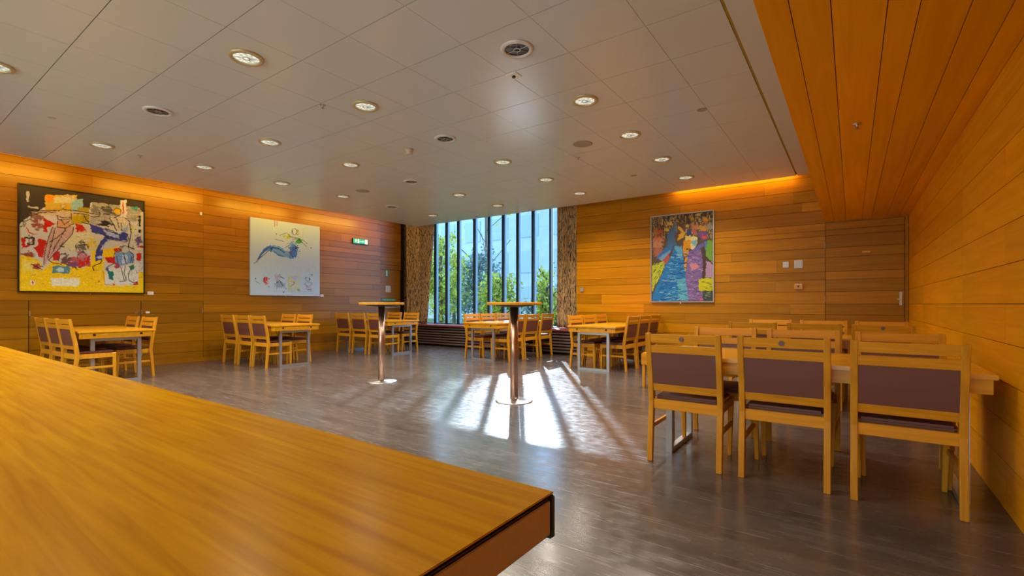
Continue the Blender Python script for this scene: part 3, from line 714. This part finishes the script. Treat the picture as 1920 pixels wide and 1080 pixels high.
P.poly([(160, 525), (250, 520), (260, 590), (220, 600), (165, 615)], RED); P.rect(195, 530, 250, 590, (225, 215, 200)); P.line([(190, 525), (265, 525), (265, 580), (215, 575)], 14, K)
P.poly([(205, 430), (235, 480), (295, 490), (300, 495), (225, 490), (200, 440)], RED)
P.cloud(220, 670, 55, 28, (150, 70, 50)); P.poly([(430, 640), (490, 640), (480, 720), (430, 720)], RED)
P.cloud(650, 560, 150, 110, (235, 222, 160), .9); P.cloud(760, 580, 70, 60, (240, 200, 60), .8)
P.poly([(140, 680), (250, 690), (330, 740), (330, 800), (300, 1010), (120, 1000)], YEL); P.cloud(240, 770, 90, 60, (245, 225, 120), .9)
P.poly([(300, 850), (420, 720), (700, 790), (1215, 860), (1215, 1010), (140, 990), (140, 850)], YEL); P.poly([(760, 640), (860, 620), (1000, 600), (960, 690), (880, 700), (860, 800), (1215, 820), (1215, 1005), (700, 1000), (700, 780), (760, 740)], YEL)
P.rect(560, 690, 750, 770, (190, 70, 70), .8); P.poly([(650, 720), (750, 675), (740, 740), (650, 785)], RED); P.rect(425, 765, 575, 830, (90, 140, 150)); P.cloud(500, 800, 40, 20, (200, 220, 225))
P.cloud(540, 720, 60, 40, (110, 60, 70), .9); P.cloud(610, 760, 50, 30, (120, 80, 130), .9)
P.rect(413, 872, 655, 938, (240, 236, 200)); P.rect(235, 892, 270, 925, PAP); P.ell(253, 907, 7, 11, RED)
P.poly([(870, 690), (960, 685), (960, 745), (900, 740)], RED); P.poly([(880, 790), (1165, 740), (1165, 930), (870, 935)], (226, 222, 205)); P.rect(1120, 900, 1160, 930, (180, 30, 30))
P.rect(1145, 660, 1185, 715, RED); P.rect(1165, 590, 1215, 610, (190, 40, 40)); P.rect(955, 615, 1030, 640, RED)
P.rect(1015, 195, 1068, 400, (232, 222, 208)); P.rect(1033, 215, 1044, 320, RED); P.rect(1030, 340, 1042, 385, RED)
P.ell(990, 290, 36, 26, (240, 180, 0)); P.rect(1110, 250, 1165, 280, (60, 160, 150)); P.rect(1110, 420, 1128, 470, (220, 220, 20))
P.rect(1170, 335, 1190, 420, K); P.rect(1170, 450, 1190, 480, K); P.cloud(1170, 545, 30, 40, (110, 90, 150))
for _ in range(60):
    x, y = P.r.uniform(1060, 1200), P.r.uniform(280, 900); P.line([(x, y), (x+P.r.uniform(-20, 20), y+P.r.uniform(-30, 30))], 3, (80, 75, 75), .6)
# figure left
P.poly([(250, 300), (470, 285), (600, 290), (840, 320), (820, 340), (640, 320), (590, 340), (590, 430), (470, 430), (465, 340), (300, 320), (250, 345)], (214, 180, 140), .8)
P.poly([(430, 430), (610, 420), (610, 480), (480, 620), (390, 720), (345, 770), (355, 620), (400, 500)], (214, 168, 150))
P.ell(530, 405, 62, 34, (222, 160, 110)); P.ell(518, 250, 20, 20, (222, 190, 120))
for ln in ([(240, 310), (300, 292), (470, 285)], [(600, 285), (700, 300), (835, 325)], [(300, 320), (240, 330), (245, 360), (200, 380), (160, 370)], [(430, 430), (395, 520), (365, 620), (350, 760)], [(608, 430), (600, 490), (480, 620), (395, 715)], [(540, 460), (470, 520), (400, 560)], [(465, 330), (480, 370), (590, 360), (590, 310)], [(470, 380), (470, 430), (540, 440), (610, 400)], [(390, 715), (430, 740), (480, 745)], [(345, 770), (300, 775), (245, 750)], [(160, 370), (200, 400), (180, 430)]):
    P.line(ln, 6, (60, 40, 36), .9)
P.ell(518, 250, 20, 20, (60, 40, 30), .9, 3); P.cloud(290, 770, 40, 28, (170, 60, 40)); P.line([(245, 750), (340, 800)], 5, K, .8)
P.cloud(680, 600, 50, 50, (100, 90, 85), .9); P.cloud(680, 680, 55, 50, (200, 130, 140), .9); P.ell(678, 558, 18, 15, (60, 50, 40), 1, 3); P.line([(630, 640), (625, 590), (720, 580), (735, 620)], 4, K)
# dancer right
P.poly([(750, 405), (870, 440), (1000, 490), (1075, 480), (1070, 550), (1000, 545), (920, 540), (860, 620), (850, 720), (790, 720), (800, 640), (830, 570), (880, 510), (760, 470)], (60, 70, 150))
P.poly([(860, 450), (1000, 500), (1000, 530), (900, 500)], (170, 180, 215)); P.poly([(850, 590), (920, 530), (880, 600), (840, 640)], (190, 195, 220)); P.cloud(830, 690, 40, 14, (190, 195, 220)); P.rect(1010, 405, 1075, 460, (160, 180, 210)); P.cloud(1045, 500, 30, 35, (40, 60, 150))
P.poly([(930, 350), (1000, 330), (1080, 370), (1060, 440), (1000, 460), (950, 410)], (222, 205, 170), .8)
for ln in ([(920, 355), (950, 400), (980, 460)], [(1050, 350), (1090, 380), (1105, 480), (1080, 600)], [(1080, 600), (1130, 620)], [(750, 405), (700, 395), (680, 390)], [(1000, 330), (960, 350)], [(770, 770), (840, 740), (850, 720)], [(770, 770), (780, 805)], [(840, 325), (830, 290)]):
    P.line(ln, 7, K, .9)
P.ell(990, 300, 32, 34, K, .8, 4); P.ell(1045, 530, 38, 30, (60, 50, 120), .8, 5)
# seated figure
P.poly([(960, 650), (1120, 650), (1125, 740), (1000, 760), (960, 740)], (120, 160, 210)); P.ell(1050, 625, 35, 30, (205, 205, 200)); P.ell(1050, 625, 35, 30, K, .8, 3)
P.rect(1025, 670, 1070, 740, (215, 225, 230), .8); P.cloud(980, 765, 25, 22, (180, 70, 90)); P.cloud(1105, 775, 30, 22, (50, 130, 80)); P.poly([(890, 790), (950, 820), (945, 890), (910, 880)], (20, 120, 110)); P.cloud(895, 795, 14, 14, (40, 50, 150))
for ln in ([(1050, 760), (1040, 830), (1060, 890), (1000, 900)], [(1010, 770), (1040, 890)], [(1120, 760), (1075, 830), (1080, 890), (1120, 910)], [(960, 740), (900, 770), (880, 800)], [(950, 700), (960, 650), (1010, 640)], [(1090, 640), (1125, 670), (1115, 740)]): P.line(ln, 5, (50, 60, 80), .9)
P.line([(855, 800), (875, 925), (930, 930)], 5, (220, 110, 40), .8); P.ell(820, 895, 6, 8, (170, 60, 20)); P.cloud(950, 925, 12, 9, (235, 90, 20))
for _ in range(50):
    x, y = P.r.uniform(160, 1190), P.r.uniform(330, 860); P.line([(x, y), (x+P.r.uniform(-26, 26), y+P.r.uniform(-16, 16))], 3, [K, (240, 235, 220), RED, (90, 80, 80)][P.r.integers(4)], .4)
sk = P.r
for ln in ([(245, 320), (330, 305), (460, 300)], [(480, 290), (520, 275), (590, 290)], [(470, 330), (520, 350), (585, 345)], [(500, 370), (530, 410), (575, 380)], [(610, 310), (700, 320), (780, 340), (840, 330)],
           [(450, 440), (430, 520), (410, 600), (385, 700)], [(540, 440), (500, 520), (450, 600), (420, 660)], [(520, 560), (490, 600), (530, 600)], [(225, 500), (225, 560), (265, 560)], [(480, 690), (500, 660), (540, 660), (560, 700)],
           [(640, 700), (650, 660), (690, 640), (720, 680)], [(620, 780), (640, 800)], [(700, 330), (720, 370), (740, 390)], [(880, 440), (960, 470), (1000, 500)], [(870, 500), (930, 540), (1010, 550)], [(800, 650), (820, 600), (850, 560)],
           [(1020, 400), (1020, 460), (1070, 470)], [(970, 330), (990, 380), (1000, 440)], [(1040, 660), (1045, 700), (1060, 740)], [(975, 680), (990, 740)], [(1105, 690), (1095, 740)], [(1000, 620), (1010, 600), (1050, 592)], [(150, 430), (180, 410), (170, 380)], [(1140, 540), (1160, 520), (1180, 560)]):
    P.line(ln, 6, (48, 38, 38), .85, .8)
for _ in range(140):
    x, y = sk.uniform(160, 1190), sk.uniform(340, 960); a = sk.uniform(0, 6.3); l_ = sk.uniform(8, 34)
    P.line([(x, y), (x+l_*math.cos(a), y+l_*math.sin(a)*.6)], 3, [(245, 240, 228), (248, 236, 180), (200, 170, 160), (90, 80, 78), (250, 245, 235)][sk.integers(5)], .7)
for _ in range(40):
    x, y = sk.uniform(760, 1180), sk.uniform(250, 400); P.line([(x, y), (x+sk.uniform(30, 80), y+sk.uniform(0, 8))], 4, [(205, 196, 184), (120, 112, 104), (225, 218, 205)][sk.integers(3)], .6)
P.img = P.img*np.array([.86, .90, .98])
t = thing('painting', 'large square framed painting with dancing figures in red, yellow, black and blue', 'painting', (LW+.02, 2.365, 1.3))
def atloc(o, t): o.location = tuple(-v for v in t.location); return o
y0, y1, z0, z1 = 1.565, 3.165, 1.30, 2.965
atloc(make_canvas('canvas', P, (LW+.024, y0+.018, z1-.018), (0, 1, 0), (1, 0, 0), y1-y0-.036, z1-z0-.036, .03, t), t)
bm = B()
for a in ((y0, y0+.016, z0, z1), (y1-.016, y1, z0, z1), (y0+.0165, y1-.0165, z0, z0+.016), (y0+.0165, y1-.0165, z1-.016, z1)): box(bm, LW+.021, LW+.068, *a, bev=.002)
atloc(obj('frame', bm, M['black'], t), t)
def card(lab, a, g='artwork label cards'):
    o = one('label_card', M['white'], *a, bev=.001); tag(o, lab, 'label card', g)
card('small white label card on the wall right of the large painting', (LW+.021, LW+.026, 3.215, 3.31, 1.285, 1.345))
card('small white label card on the wall right of the white painting', (LW+.021, LW+.026, 6.66, 6.75, 1.29, 1.35))
# painting 2 (coordinates of the 1020 x 1080 detail view)
P = Painter([(103, 108), (877, 217), (877, 996), (110, 985)], (214, 222, 222), 5)
P.cloud(600, 750, 300, 200, (205, 214, 224), .5)
BL = (60, 120, 200); DB = (35, 80, 170)
P.poly([(180, 595), (215, 520), (280, 445), (370, 430), (440, 445), (490, 480), (540, 500), (620, 480), (625, 545), (560, 580), (490, 560), (430, 550), (380, 510), (330, 490), (270, 500), (225, 545), (195, 590)], (120, 165, 215), .9)
for ln, c, wd in (([(190, 590), (240, 510), (300, 460), (370, 455), (430, 470), (480, 510)], DB, 12), ([(215, 540), (260, 470), (330, 435)], BL, 16), ([(370, 500), (420, 540), (490, 555)], BL, 12), ([(200, 580), (260, 530), (320, 480)], (50, 60, 90), 6), ([(150, 630), (190, 600)], (150, 150, 150), 14), ([(350, 450), (330, 490)], DB, 20)):
    P.line(ln, wd, c, .9)
P.cloud(580, 490, 55, 90, BL, .9); P.cloud(600, 450, 40, 30, DB, .8); P.ell(590, 520, 32, 36, DB, .9, 6); P.cloud(550, 510, 8, 30, (190, 50, 90), .8); P.cloud(570, 420, 50, 40, (110, 160, 215), .7)
P.cloud(645, 382, 36, 34, (50, 165, 50)); P.cloud(525, 335, 22, 42, (205, 200, 30)); P.cloud(480, 325, 16, 10, (205, 200, 60)); P.rect(612, 255, 628, 305, (220, 210, 30)); P.ell(595, 275, 28, 34, (50, 50, 45), 1, 4); P.ell(625, 280, 14, 28, (60, 60, 40), .8, 3)
P.line([(540, 330), (620, 345), (680, 370)], 9, (110, 90, 90), .8); P.cloud(590, 360, 30, 14, (190, 150, 160), .8)
for ln in ([(380, 358), (475, 385)], [(430, 315), (510, 285)], [(680, 360), (740, 410)], [(650, 370), (730, 440)], [(490, 455), (540, 425)], [(520, 300), (545, 325)], [(630, 430), (600, 470)]): P.line(ln, 4, (60, 60, 50), .9)
P.line([(685, 330), (700, 270), (690, 240), (730, 225)], 5, (205, 200, 140), .8); P.line([(640, 320), (690, 345)], 6, (200, 190, 110), .7)
for x, l_ in ((370, 215), (388, 210), (400, 208)): P.line([(x, 152), (x+2, l_)], 4, (180, 60, 70), .9)
P.cloud(272, 820, 28, 44, (235, 110, 60)); P.line([(262, 790), (258, 840)], 8, (120, 40, 90)); P.cloud(285, 800, 8, 20, (230, 60, 30))
P.cloud(410, 790, 36, 40, (210, 180, 190), .9); P.cloud(435, 870, 55, 50, (150, 165, 180), .8); P.line([(400, 850), (430, 820), (455, 860), (470, 880)], 6, (60, 70, 90)); P.line([(440, 780), (480, 800)], 6, (50, 70, 60)); P.line([(425, 760), (440, 755)], 5, (60, 60, 60))
P.rect(525, 755, 655, 950, (222, 214, 165), .7, 20); P.line([(530, 780), (535, 920)], 8, (225, 205, 60)); P.line([(530, 830), (590, 830)], 8, (235, 210, 40)); P.cloud(600, 790, 34, 32, (195, 195, 220)); P.line([(550, 890), (600, 850), (585, 840)], 6, (190, 70, 70)); P.ell(645, 925, 9, 10, (50, 50, 50), 1, 3)
P.ell(745, 805, 26, 20, (60, 110, 130), 1, 4); P.ell(748, 862, 34, 24, (90, 110, 120), .9, 4); P.cloud(750, 905, 40, 16, (215, 180, 190), .8); P.line([(740, 925), (785, 925)], 5, (60, 70, 80)); P.cloud(762, 805, 10, 12, (40, 110, 130))
for x, y in ((165, 805), (310, 805), (310, 892), (785, 453), (655, 495), (395, 297), (790, 757), (500, 915), (475, 955)): P.ell(x, y, 7, 6, (60, 60, 60), .9)
P.line([(165, 830), (215, 860)], 8, (160, 170, 175), .8); P.line([(300, 935), (800, 950)], 4, (190, 200, 205), .8)
P.img = P.img*np.array([.80, .88, 1.0])
t = thing('painting', 'white unframed canvas with a reclining blue figure and four small sketches', 'painting', (LW+.02, 5.815, 1.3))
atloc(make_canvas('canvas', P, (LW+.022, 5.01, 2.955), (0, 1, 0), (1, 0, 0), 1.61, 1.65, .04, t), t)
# painting 3 (coordinates of the 864 x 1080 detail view)
P = Painter([(130, 150), (745, 85), (740, 992), (130, 990)], (95, 78, 58), 9)
r3 = P.r
for _ in range(420):
    x, y = r3.uniform(130, 745), r3.uniform(90, 330); c = [(200, 165, 90), (60, 50, 45), (225, 195, 120), (110, 95, 70), (190, 140, 40), (150, 135, 115), (45, 45, 55)][r3.integers(7)]
    P.line([(x, y), (x+r3.uniform(-8, 8), y+r3.uniform(6, 34))], r3.uniform(5, 11), c, .9)
for x, y, rx, ry, c in ((310, 210, 34, 22, (228, 190, 100)), (590, 120, 20, 12, (225, 200, 130)), (488, 235, 18, 14, (228, 190, 90)), (675, 165, 28, 22, (232, 180, 10)), (670, 195, 20, 14, (220, 110, 20)), (560, 245, 36, 34, (200, 130, 80)), (645, 260, 45, 28, (220, 150, 40)), (180, 300, 34, 40, (170, 120, 60)), (280, 275, 22, 14, (230, 190, 10)), (215, 290, 24, 34, (190, 90, 50)), (190, 370, 50, 40, (205, 110, 70)), (185, 430, 55, 50, (200, 140, 105)), (190, 490, 50, 40, (190, 110, 80)), (535, 160, 22, 14, (215, 170, 20)), (715, 240, 30, 40, (160, 145, 120))):
    P.cloud(x, y, rx*1.25, ry*1.25, c)
P.poly([(370, 190), (470, 230), (440, 330), (385, 350), (380, 420), (450, 420), (440, 480), (380, 420), (300, 420)], (110, 75, 55))
P.poly([(390, 230), (430, 250), (465, 300), (450, 350), (390, 380), (400, 330), (430, 300), (400, 270)], (225, 170, 40))
P.poly([(450, 380), (520, 340), (540, 440), (500, 480), (480, 600), (455, 750), (440, 740), (460, 560), (440, 470)], (226, 150, 10))
P.poly([(460, 340), (520, 330), (530, 370), (470, 380)], (232, 205, 110)); P.cloud(485, 470, 12, 8, (30, 60, 70))
P.poly([(300, 280), (360, 230), (385, 300), (350, 340), (380, 420), (330, 440), (280, 420), (290, 330)], (75, 110, 150)); P.poly([(355, 190), (385, 190), (385, 290), (350, 280)], (110, 125, 150))
P.poly([(290, 430), (350, 420), (310, 510), (240, 590), (175, 560), (200, 520)], (60, 120, 190)); P.poly([(200, 560), (300, 480), (320, 490), (230, 595)], (130, 175, 215), .8)
P.poly([(230, 590), (300, 510), (315, 570), (290, 620), (240, 620)], (190, 90, 80)); P.poly([(130, 640), (250, 590), (260, 640), (200, 760), (130, 900)], (190, 195, 50))
for _ in range(50):
    x, y = r3.uniform(135, 240), r3.uniform(620, 860); P.line([(x, y), (x+22, y-30)], 4, [(40, 60, 40), (230, 225, 80), (90, 130, 50)][r3.integers(3)], .8)
P.poly([(370, 430), (435, 440), (450, 640), (480, 800), (500, 990), (130, 990), (140, 920), (210, 770), (260, 640), (310, 560)], (40, 125, 195))
P.poly([(350, 440), (430, 440), (440, 580), (400, 560), (380, 500)], (95, 170, 210)); P.poly([(380, 780), (470, 760), (495, 985), (400, 985)], (95, 180, 205))
for _ in range(230):
    x, y = r3.uniform(150, 480), r3.uniform(500, 985)
    if x < 330-(y-500)*.38: continue
    P.line([(x, y), (x+r3.uniform(20, 60), y+r3.uniform(-16, 16))], r3.uniform(3, 8), [(15, 70, 150), (120, 195, 225), (20, 95, 175), (160, 215, 225), (25, 50, 110)][r3.integers(5)], .75)
P.poly([(480, 270), (530, 270), (525, 330), (490, 330)], (50, 80, 130)); P.cloud(555, 295, 36, 28, (205, 90, 100)); P.poly([(525, 340), (580, 340), (590, 400), (560, 470), (520, 470)], (225, 215, 150)); P.cloud(555, 405, 34, 30, (120, 185, 195))
P.poly([(600, 290), (680, 290), (690, 370), (640, 380), (600, 350)], (110, 80, 150)); P.cloud(658, 350, 26, 20, (235, 80, 60)); P.cloud(640, 320, 14, 16, (190, 70, 130))
P.poly([(500, 500), (600, 430), (650, 400), (650, 440), (580, 490), (520, 500)], (110, 100, 180)); P.poly([(655, 390), (700, 390), (700, 460), (665, 470)], (80, 130, 190)); P.poly([(700, 380), (745, 380), (745, 600), (680, 560), (670, 480)], (120, 170, 60))
P.poly([(500, 495), (640, 470), (640, 650), (640, 990), (500, 990), (470, 790), (465, 720)], (130, 105, 165))
for _ in range(190):
    x, y = r3.uniform(475, 640), r3.uniform(500, 985); P.line([(x, y), (x+r3.uniform(10, 45), y+r3.uniform(-12, 12))], r3.uniform(3, 8), [(80, 65, 130), (180, 150, 195), (205, 165, 190), (100, 90, 160), (205, 120, 150)][r3.integers(5)], .75)
P.poly([(515, 620), (580, 610), (600, 660), (530, 680)], (215, 140, 150)); P.poly([(675, 590), (745, 600), (745, 755), (660, 755)], (190, 150, 185))
P.poly([(625, 460), (665, 450), (680, 560), (665, 760), (660, 800), (635, 780), (640, 600)], (85, 62, 50)); P.line([(665, 540), (740, 620)], 10, (60, 60, 40))
P.poly([(600, 770), (745, 755), (745, 890), (600, 885)], (214, 205, 20)); P.poly([(640, 890), (745, 890), (745, 990), (640, 990)], (60, 75, 80)); P.cloud(690, 930, 30, 22, (90, 110, 110)); P.cloud(620, 970, 18, 20, (230, 90, 160))
for _ in range(40):
    x, y = r3.uniform(600, 740), r3.uniform(760, 985); P.line([(x, y), (x+20, y+4)], 4, [(60, 70, 40), (235, 225, 60), (120, 120, 60)][r3.integers(3)], .7)
P.img = P.img*.88
X0, X1, Z0, Z1 = -3.155, -2.005, 1.150, 2.80
t = thing('painting', 'tall silver-framed painting with blue and purple robed figures on the back wall', 'painting', ((X0+X1)/2, BW-.02, 1.15))
atloc(make_canvas('canvas', P, (X0+.022, BW-.024, Z1-.022), (1, 0, 0), (0, -1, 0), X1-X0-.044, Z1-Z0-.044, .028, t), t)
bm = B()
for a in ((X0, X0+.018, Z0, Z1), (X1-.018, X1, Z0, Z1), (X0+.0185, X1-.0185, Z0, Z0+.018), (X0+.0185, X1-.0185, Z1-.018, Z1)): box(bm, a[0], a[1], BW-.066, BW-.021, a[2], a[3], bev=.002)
M['silver'] = plain('silver_wood_frame', (.42, .36, .32), .4, .4)
atloc(obj('frame', bm, M['silver'], t), t)

# ------------------------------------------------------------------ signs and small wall things
def text(name, s, size, mat, loc, rot, parent, ext=.0008):
    c = bpy.data.curves.new(name, 'FONT'); c.body = s; c.size = size; c.extrude = ext; c.align_x = 'CENTER'; c.align_y = 'CENTER'
    tmp = bpy.data.objects.new(name, c); COL.objects.link(tmp); bpy.context.view_layer.update()
    me = bpy.data.meshes.new_from_object(tmp.evaluated_get(bpy.context.evaluated_depsgraph_get()))
    bpy.data.objects.remove(tmp); me.materials.append(mat); me.materials[0] = mat
    o = bpy.data.objects.new(name, me); COL.objects.link(o); o.parent = parent; o.location = loc; o.rotation_euler = rot; return o
RL = (PI/2, 0, PI/2)      # text on a wall facing +x
t = thing('exit_sign', 'green and white illuminated exit sign high on the left wall', 'exit sign', (LW+.02, 7.78, 2.73))
one('housing', M['black'], .001, .05, -.235, .245, -.065, .065, parent=t, bev=.003)
fp = one('sign_face', M['exit_green'], .0505, .056, -.23, .12, -.06, .06, parent=t)
one('white_field', M['exit_white'], .0505, .056, .121, .215, -.06, .06, parent=t)
bm = B()
def fl(bm, pts, x=.0565):
    v = [bm.verts.new((x, a, b)) for a, b in pts]; v2 = [bm.verts.new((x+.0015, a, b)) for a, b in pts]; n = len(pts)
    bm.faces.new(v); bm.faces.new(v2[::-1])
    for i in range(n): bm.faces.new((v[i], v[(i+1) % n], v2[(i+1) % n], v2[i]))
fl(bm, [(-.04, -.008), (.05, -.008), (.05, -.03), (.10, .0), (.05, .03), (.05, .008), (-.04, .008)])
fl(bm, [(-.10, -.05), (-.05, -.05), (-.05, .05), (-.10, .05)])
fl(bm, [(-.16, .045), (-.15, .05), (-.14, .045), (-.14, .032), (-.15, .028), (-.16, .032)])
fl(bm, [(-.185, .022), (-.13, .025), (-.115, .0), (-.122, -.004), (-.138, .01), (-.145, -.012), (-.125, -.03), (-.13, -.052), (-.14, -.052), (-.138, -.032), (-.16, -.018), (-.185, -.045), (-.193, -.038), (-.17, -.008), (-.165, .010), (-.185, .008), (-.2, -.005), (-.205, .002)])
obj('running_figure_and_arrow', bm, M['exit_white'], t)['label'] = 'white running figure, door and arrow'
t = thing('fire_notice', 'small upright green and white notice on the fire door', 'sign', (LW-.04, 8.84, 2.16))
t.location = (LW-.04, 8.72, 1.96)
one('plate', M['sign_green'], .0005, .006, -.055, .055, -.10, .10, parent=t)
one('white_panel', M['white'], .0065, .009, -.035, .015, -.075, .075, parent=t)
t = thing('notice_board', 'small square white notice with a grid on the fire door', 'notice', (LW-.04, 8.76, 1.53))
one('sheet', M['white'], .0005, .008, -.085, .085, -.09, .09, parent=t)
bm = B()
for k in range(1, 5): box(bm, .0085, .0095, -.08, .08, -.09+k*.036-.0015, -.09+k*.036+.0015); box(bm, .0085, .0095, -.085+k*.034-.0015, -.085+k*.034+.0015, -.085, .085)
obj('grid_lines', bm, M['grey'], t)
t = thing('door_sign', 'green strip sign reading Push bar to open on the fire door', 'sign', (LW-.04, 8.77, 1.235))
one('plate', M['sign_green'], .0005, .006, -.25, .25, -.038, .038, parent=t)
text('lettering', '- Push bar to open', .062, M['white'], (.0068, 0, 0), RL, t)
# back-wall plates
def plate(name, lab, cat, x0, x1, z0, z1, mat, d=.012, g=None):
    o = one(name, mat, x0, x1, BW-.02-d, BW-.0205, z0, z1, bev=.002); tag(o, lab, cat, g); return o
t = thing('wall_switch', 'small white switch plate on the back wall, left of the larger one', 'switch', (-.89, BW-.02, 1.77)); one('plate', M['white'], -.043, .043, -.012, -.0005, -.048, .048, parent=t, bev=.002); one('rocker', M['white'], -.012, .012, -.018, -.0125, -.02, .02, parent=t, bev=.002)
t = thing('control_panel', 'larger white grid-faced control plate on the back wall near the door', 'control panel', (-.71, BW-.02, 1.77)); one('plate', M['white'], -.06, .06, -.014, -.0005, -.065, .065, parent=t, bev=.002)
bm = B()
for k in (-1, 0, 1):
    for j in (-1, 0, 1): box(bm, k*.034-.013, k*.034+.013, -.018, -.0145, j*.038-.014, j*.038+.014, .001)
obj('buttons', bm, M['white'], t)
t = thing('alarm_point', 'orange box with a black keyhole on the back wall below the switches', 'alarm', (-.71, BW-.02, 1.405)); one('case', M['orange'], -.06, .06, -.03, -.0005, -.045, .045, parent=t, bev=.003); one('white_strip', M['white'], -.045, .045, -.032, -.0305, .026, .04, parent=t)
bm = B(); rod(bm, (0, -.0305, -.002), (0, -.036, -.002), .014, 20); obj('keyhole', bm, M['black'], t)
plate('thermostat', 'small grey square thermostat on the back wall beside the right curtain', 'thermostat', -4.68, -4.60, 1.38, 1.46, M['grey'], .02)
t = thing('wall_sensor', 'tiny white sensor on the left wall between the paintings', 'sensor', (LW+.02, 4.08, 2.88)); one('body', M['white'], .0005, .03, -.018, .018, -.03, .03, parent=t, bev=.005)
for lab, x, y, z, ax in (('tiny chrome hook under the large painting', LW+.03, 2.42, 1.284, 0), ('tiny chrome hook under the white painting', LW+.03, 5.80, 1.292, 0), ('tiny chrome hook under the painting on the back wall', -2.6, BW-.03, 1.137, 1)):
    bm = B(); box(bm, -.008, .008, -.008, .008, -.010, .010, .003); o = obj('picture_hook', bm, M['steel']); o.location = (x, y, z); tag(o, lab, 'hook', 'picture hooks')

# ------------------------------------------------------------------ outside
bm = B(); box(bm, -60, 30, WIN+.16, 60, -.6, -.5); struct('ground_outside', bm, M['lawn'])
bt = thing('building', 'pale blue-grey office building seen through the window', 'building', (-22, 38, -.5))
one('facade', M['concrete'], -26, 24, 0, 6, 0, 12, parent=bt)
for fl_ in range(3):
    for k in range(14):
        one('window', M['pane_dark'], -25+k*3.5, -23+k*3.5, -.06, -.005, 1.2+fl_*3.4, 3.3+fl_*3.4, parent=bt)
def tree(lab, x, y, h, cr, n, mat, seed, leaf=.10, low=.12):
    r = np.random.default_rng(seed); t = thing('tree', lab, 'tree', (x, y, -.5), 0, 'trees outside the window')
    bm = B(); prism(bm, [(-.09, .09, -.09, .09, 0), (-.06, .06, -.06, .06, h*.5), (-.02, .02, -.02, .02, h*.9)], 0, 0, 0); 
    for k in range(8):
        a = k*2.4; z = h*(.3+.07*k); rod(bm, (0, 0, z), (cr*.7*math.cos(a), cr*.7*math.sin(a), z+h*.15), .025, 6)
    obj('trunk', bm, M['bark'], t)
    nc = 34; cen = r.normal(size=(nc, 3)); cen /= np.linalg.norm(cen, axis=1)[:, None]; cen *= r.uniform(.3, 1, (nc, 1))
    cen = cen*np.array([cr, cr, h*(1-low)/2])+np.array([0, 0, h*(low+(1-low)/2)])
    c = cen[r.integers(nc, size=n)]+r.normal(size=(n, 3))*cr*.20
    a = r.normal(size=(n, 3)); a /= np.linalg.norm(a, axis=1)[:, None]; b = np.cross(a, r.normal(size=(n, 3))); b /= np.linalg.norm(b, axis=1)[:, None]
    s = r.uniform(.5, 1.2, (n, 1))*leaf
    V = np.stack([c-a*s, c+b*s*.55, c+a*s, c-b*s*.55], 1).reshape(-1, 3)
    me = bpy.data.meshes.new('foliage'); me.from_pydata(V.tolist(), [], [(4*i, 4*i+1, 4*i+2, 4*i+3) for i in range(n)]); me.materials.append(mat)
    o = bpy.data.objects.new('foliage', me); COL.objects.link(o); o.parent = t
tree('bright yellow-green tree seen through the left panes', -15.9, 16.5, 5.4, 1.15, 3200, M['leaf_y'], 1)
tree('green tree between the left and middle panes', -17.0, 20.5, 4.9, 1.3, 3200, M['leaf_g'], 2)
tree('yellow-green tree in the middle of the window', -12.6, 16.8, 3.2, .95, 2400, M['leaf_y'], 3)
tree('low blue-green bush behind the right bar table top', -12.3, 20.5, 2.5, 1.2, 3500, M['leaf_g'], 4)
tree('small yellow-green tree seen through the right panes', -10.6, 17.5, 3.3, .6, 1400, M['leaf_y'], 5)
tree('dark blue-green bush low at the right panes', -9.4, 21.0, 2.1, 1.5, 3500, M['leaf_g'], 6)
tree('tall sparse tree showing at the top right of the window', -13.0, 27.0, 8.8, 2.0, 2200, M['leaf_g'], 7)
tree('low green bush seen past the left curtain', -20.5, 22.5, 4.2, 1.7, 3500, M['leaf_y'], 8)

tall = tree('added tall tree with an unseen high crown that shades the floor, trunk in view', -23.5, 29.5, 14.4, 3.4, 9000, M['leaf_y'], 11, leaf=.22, low=.62)  # added to shade part of the floor; its crown stays out of view
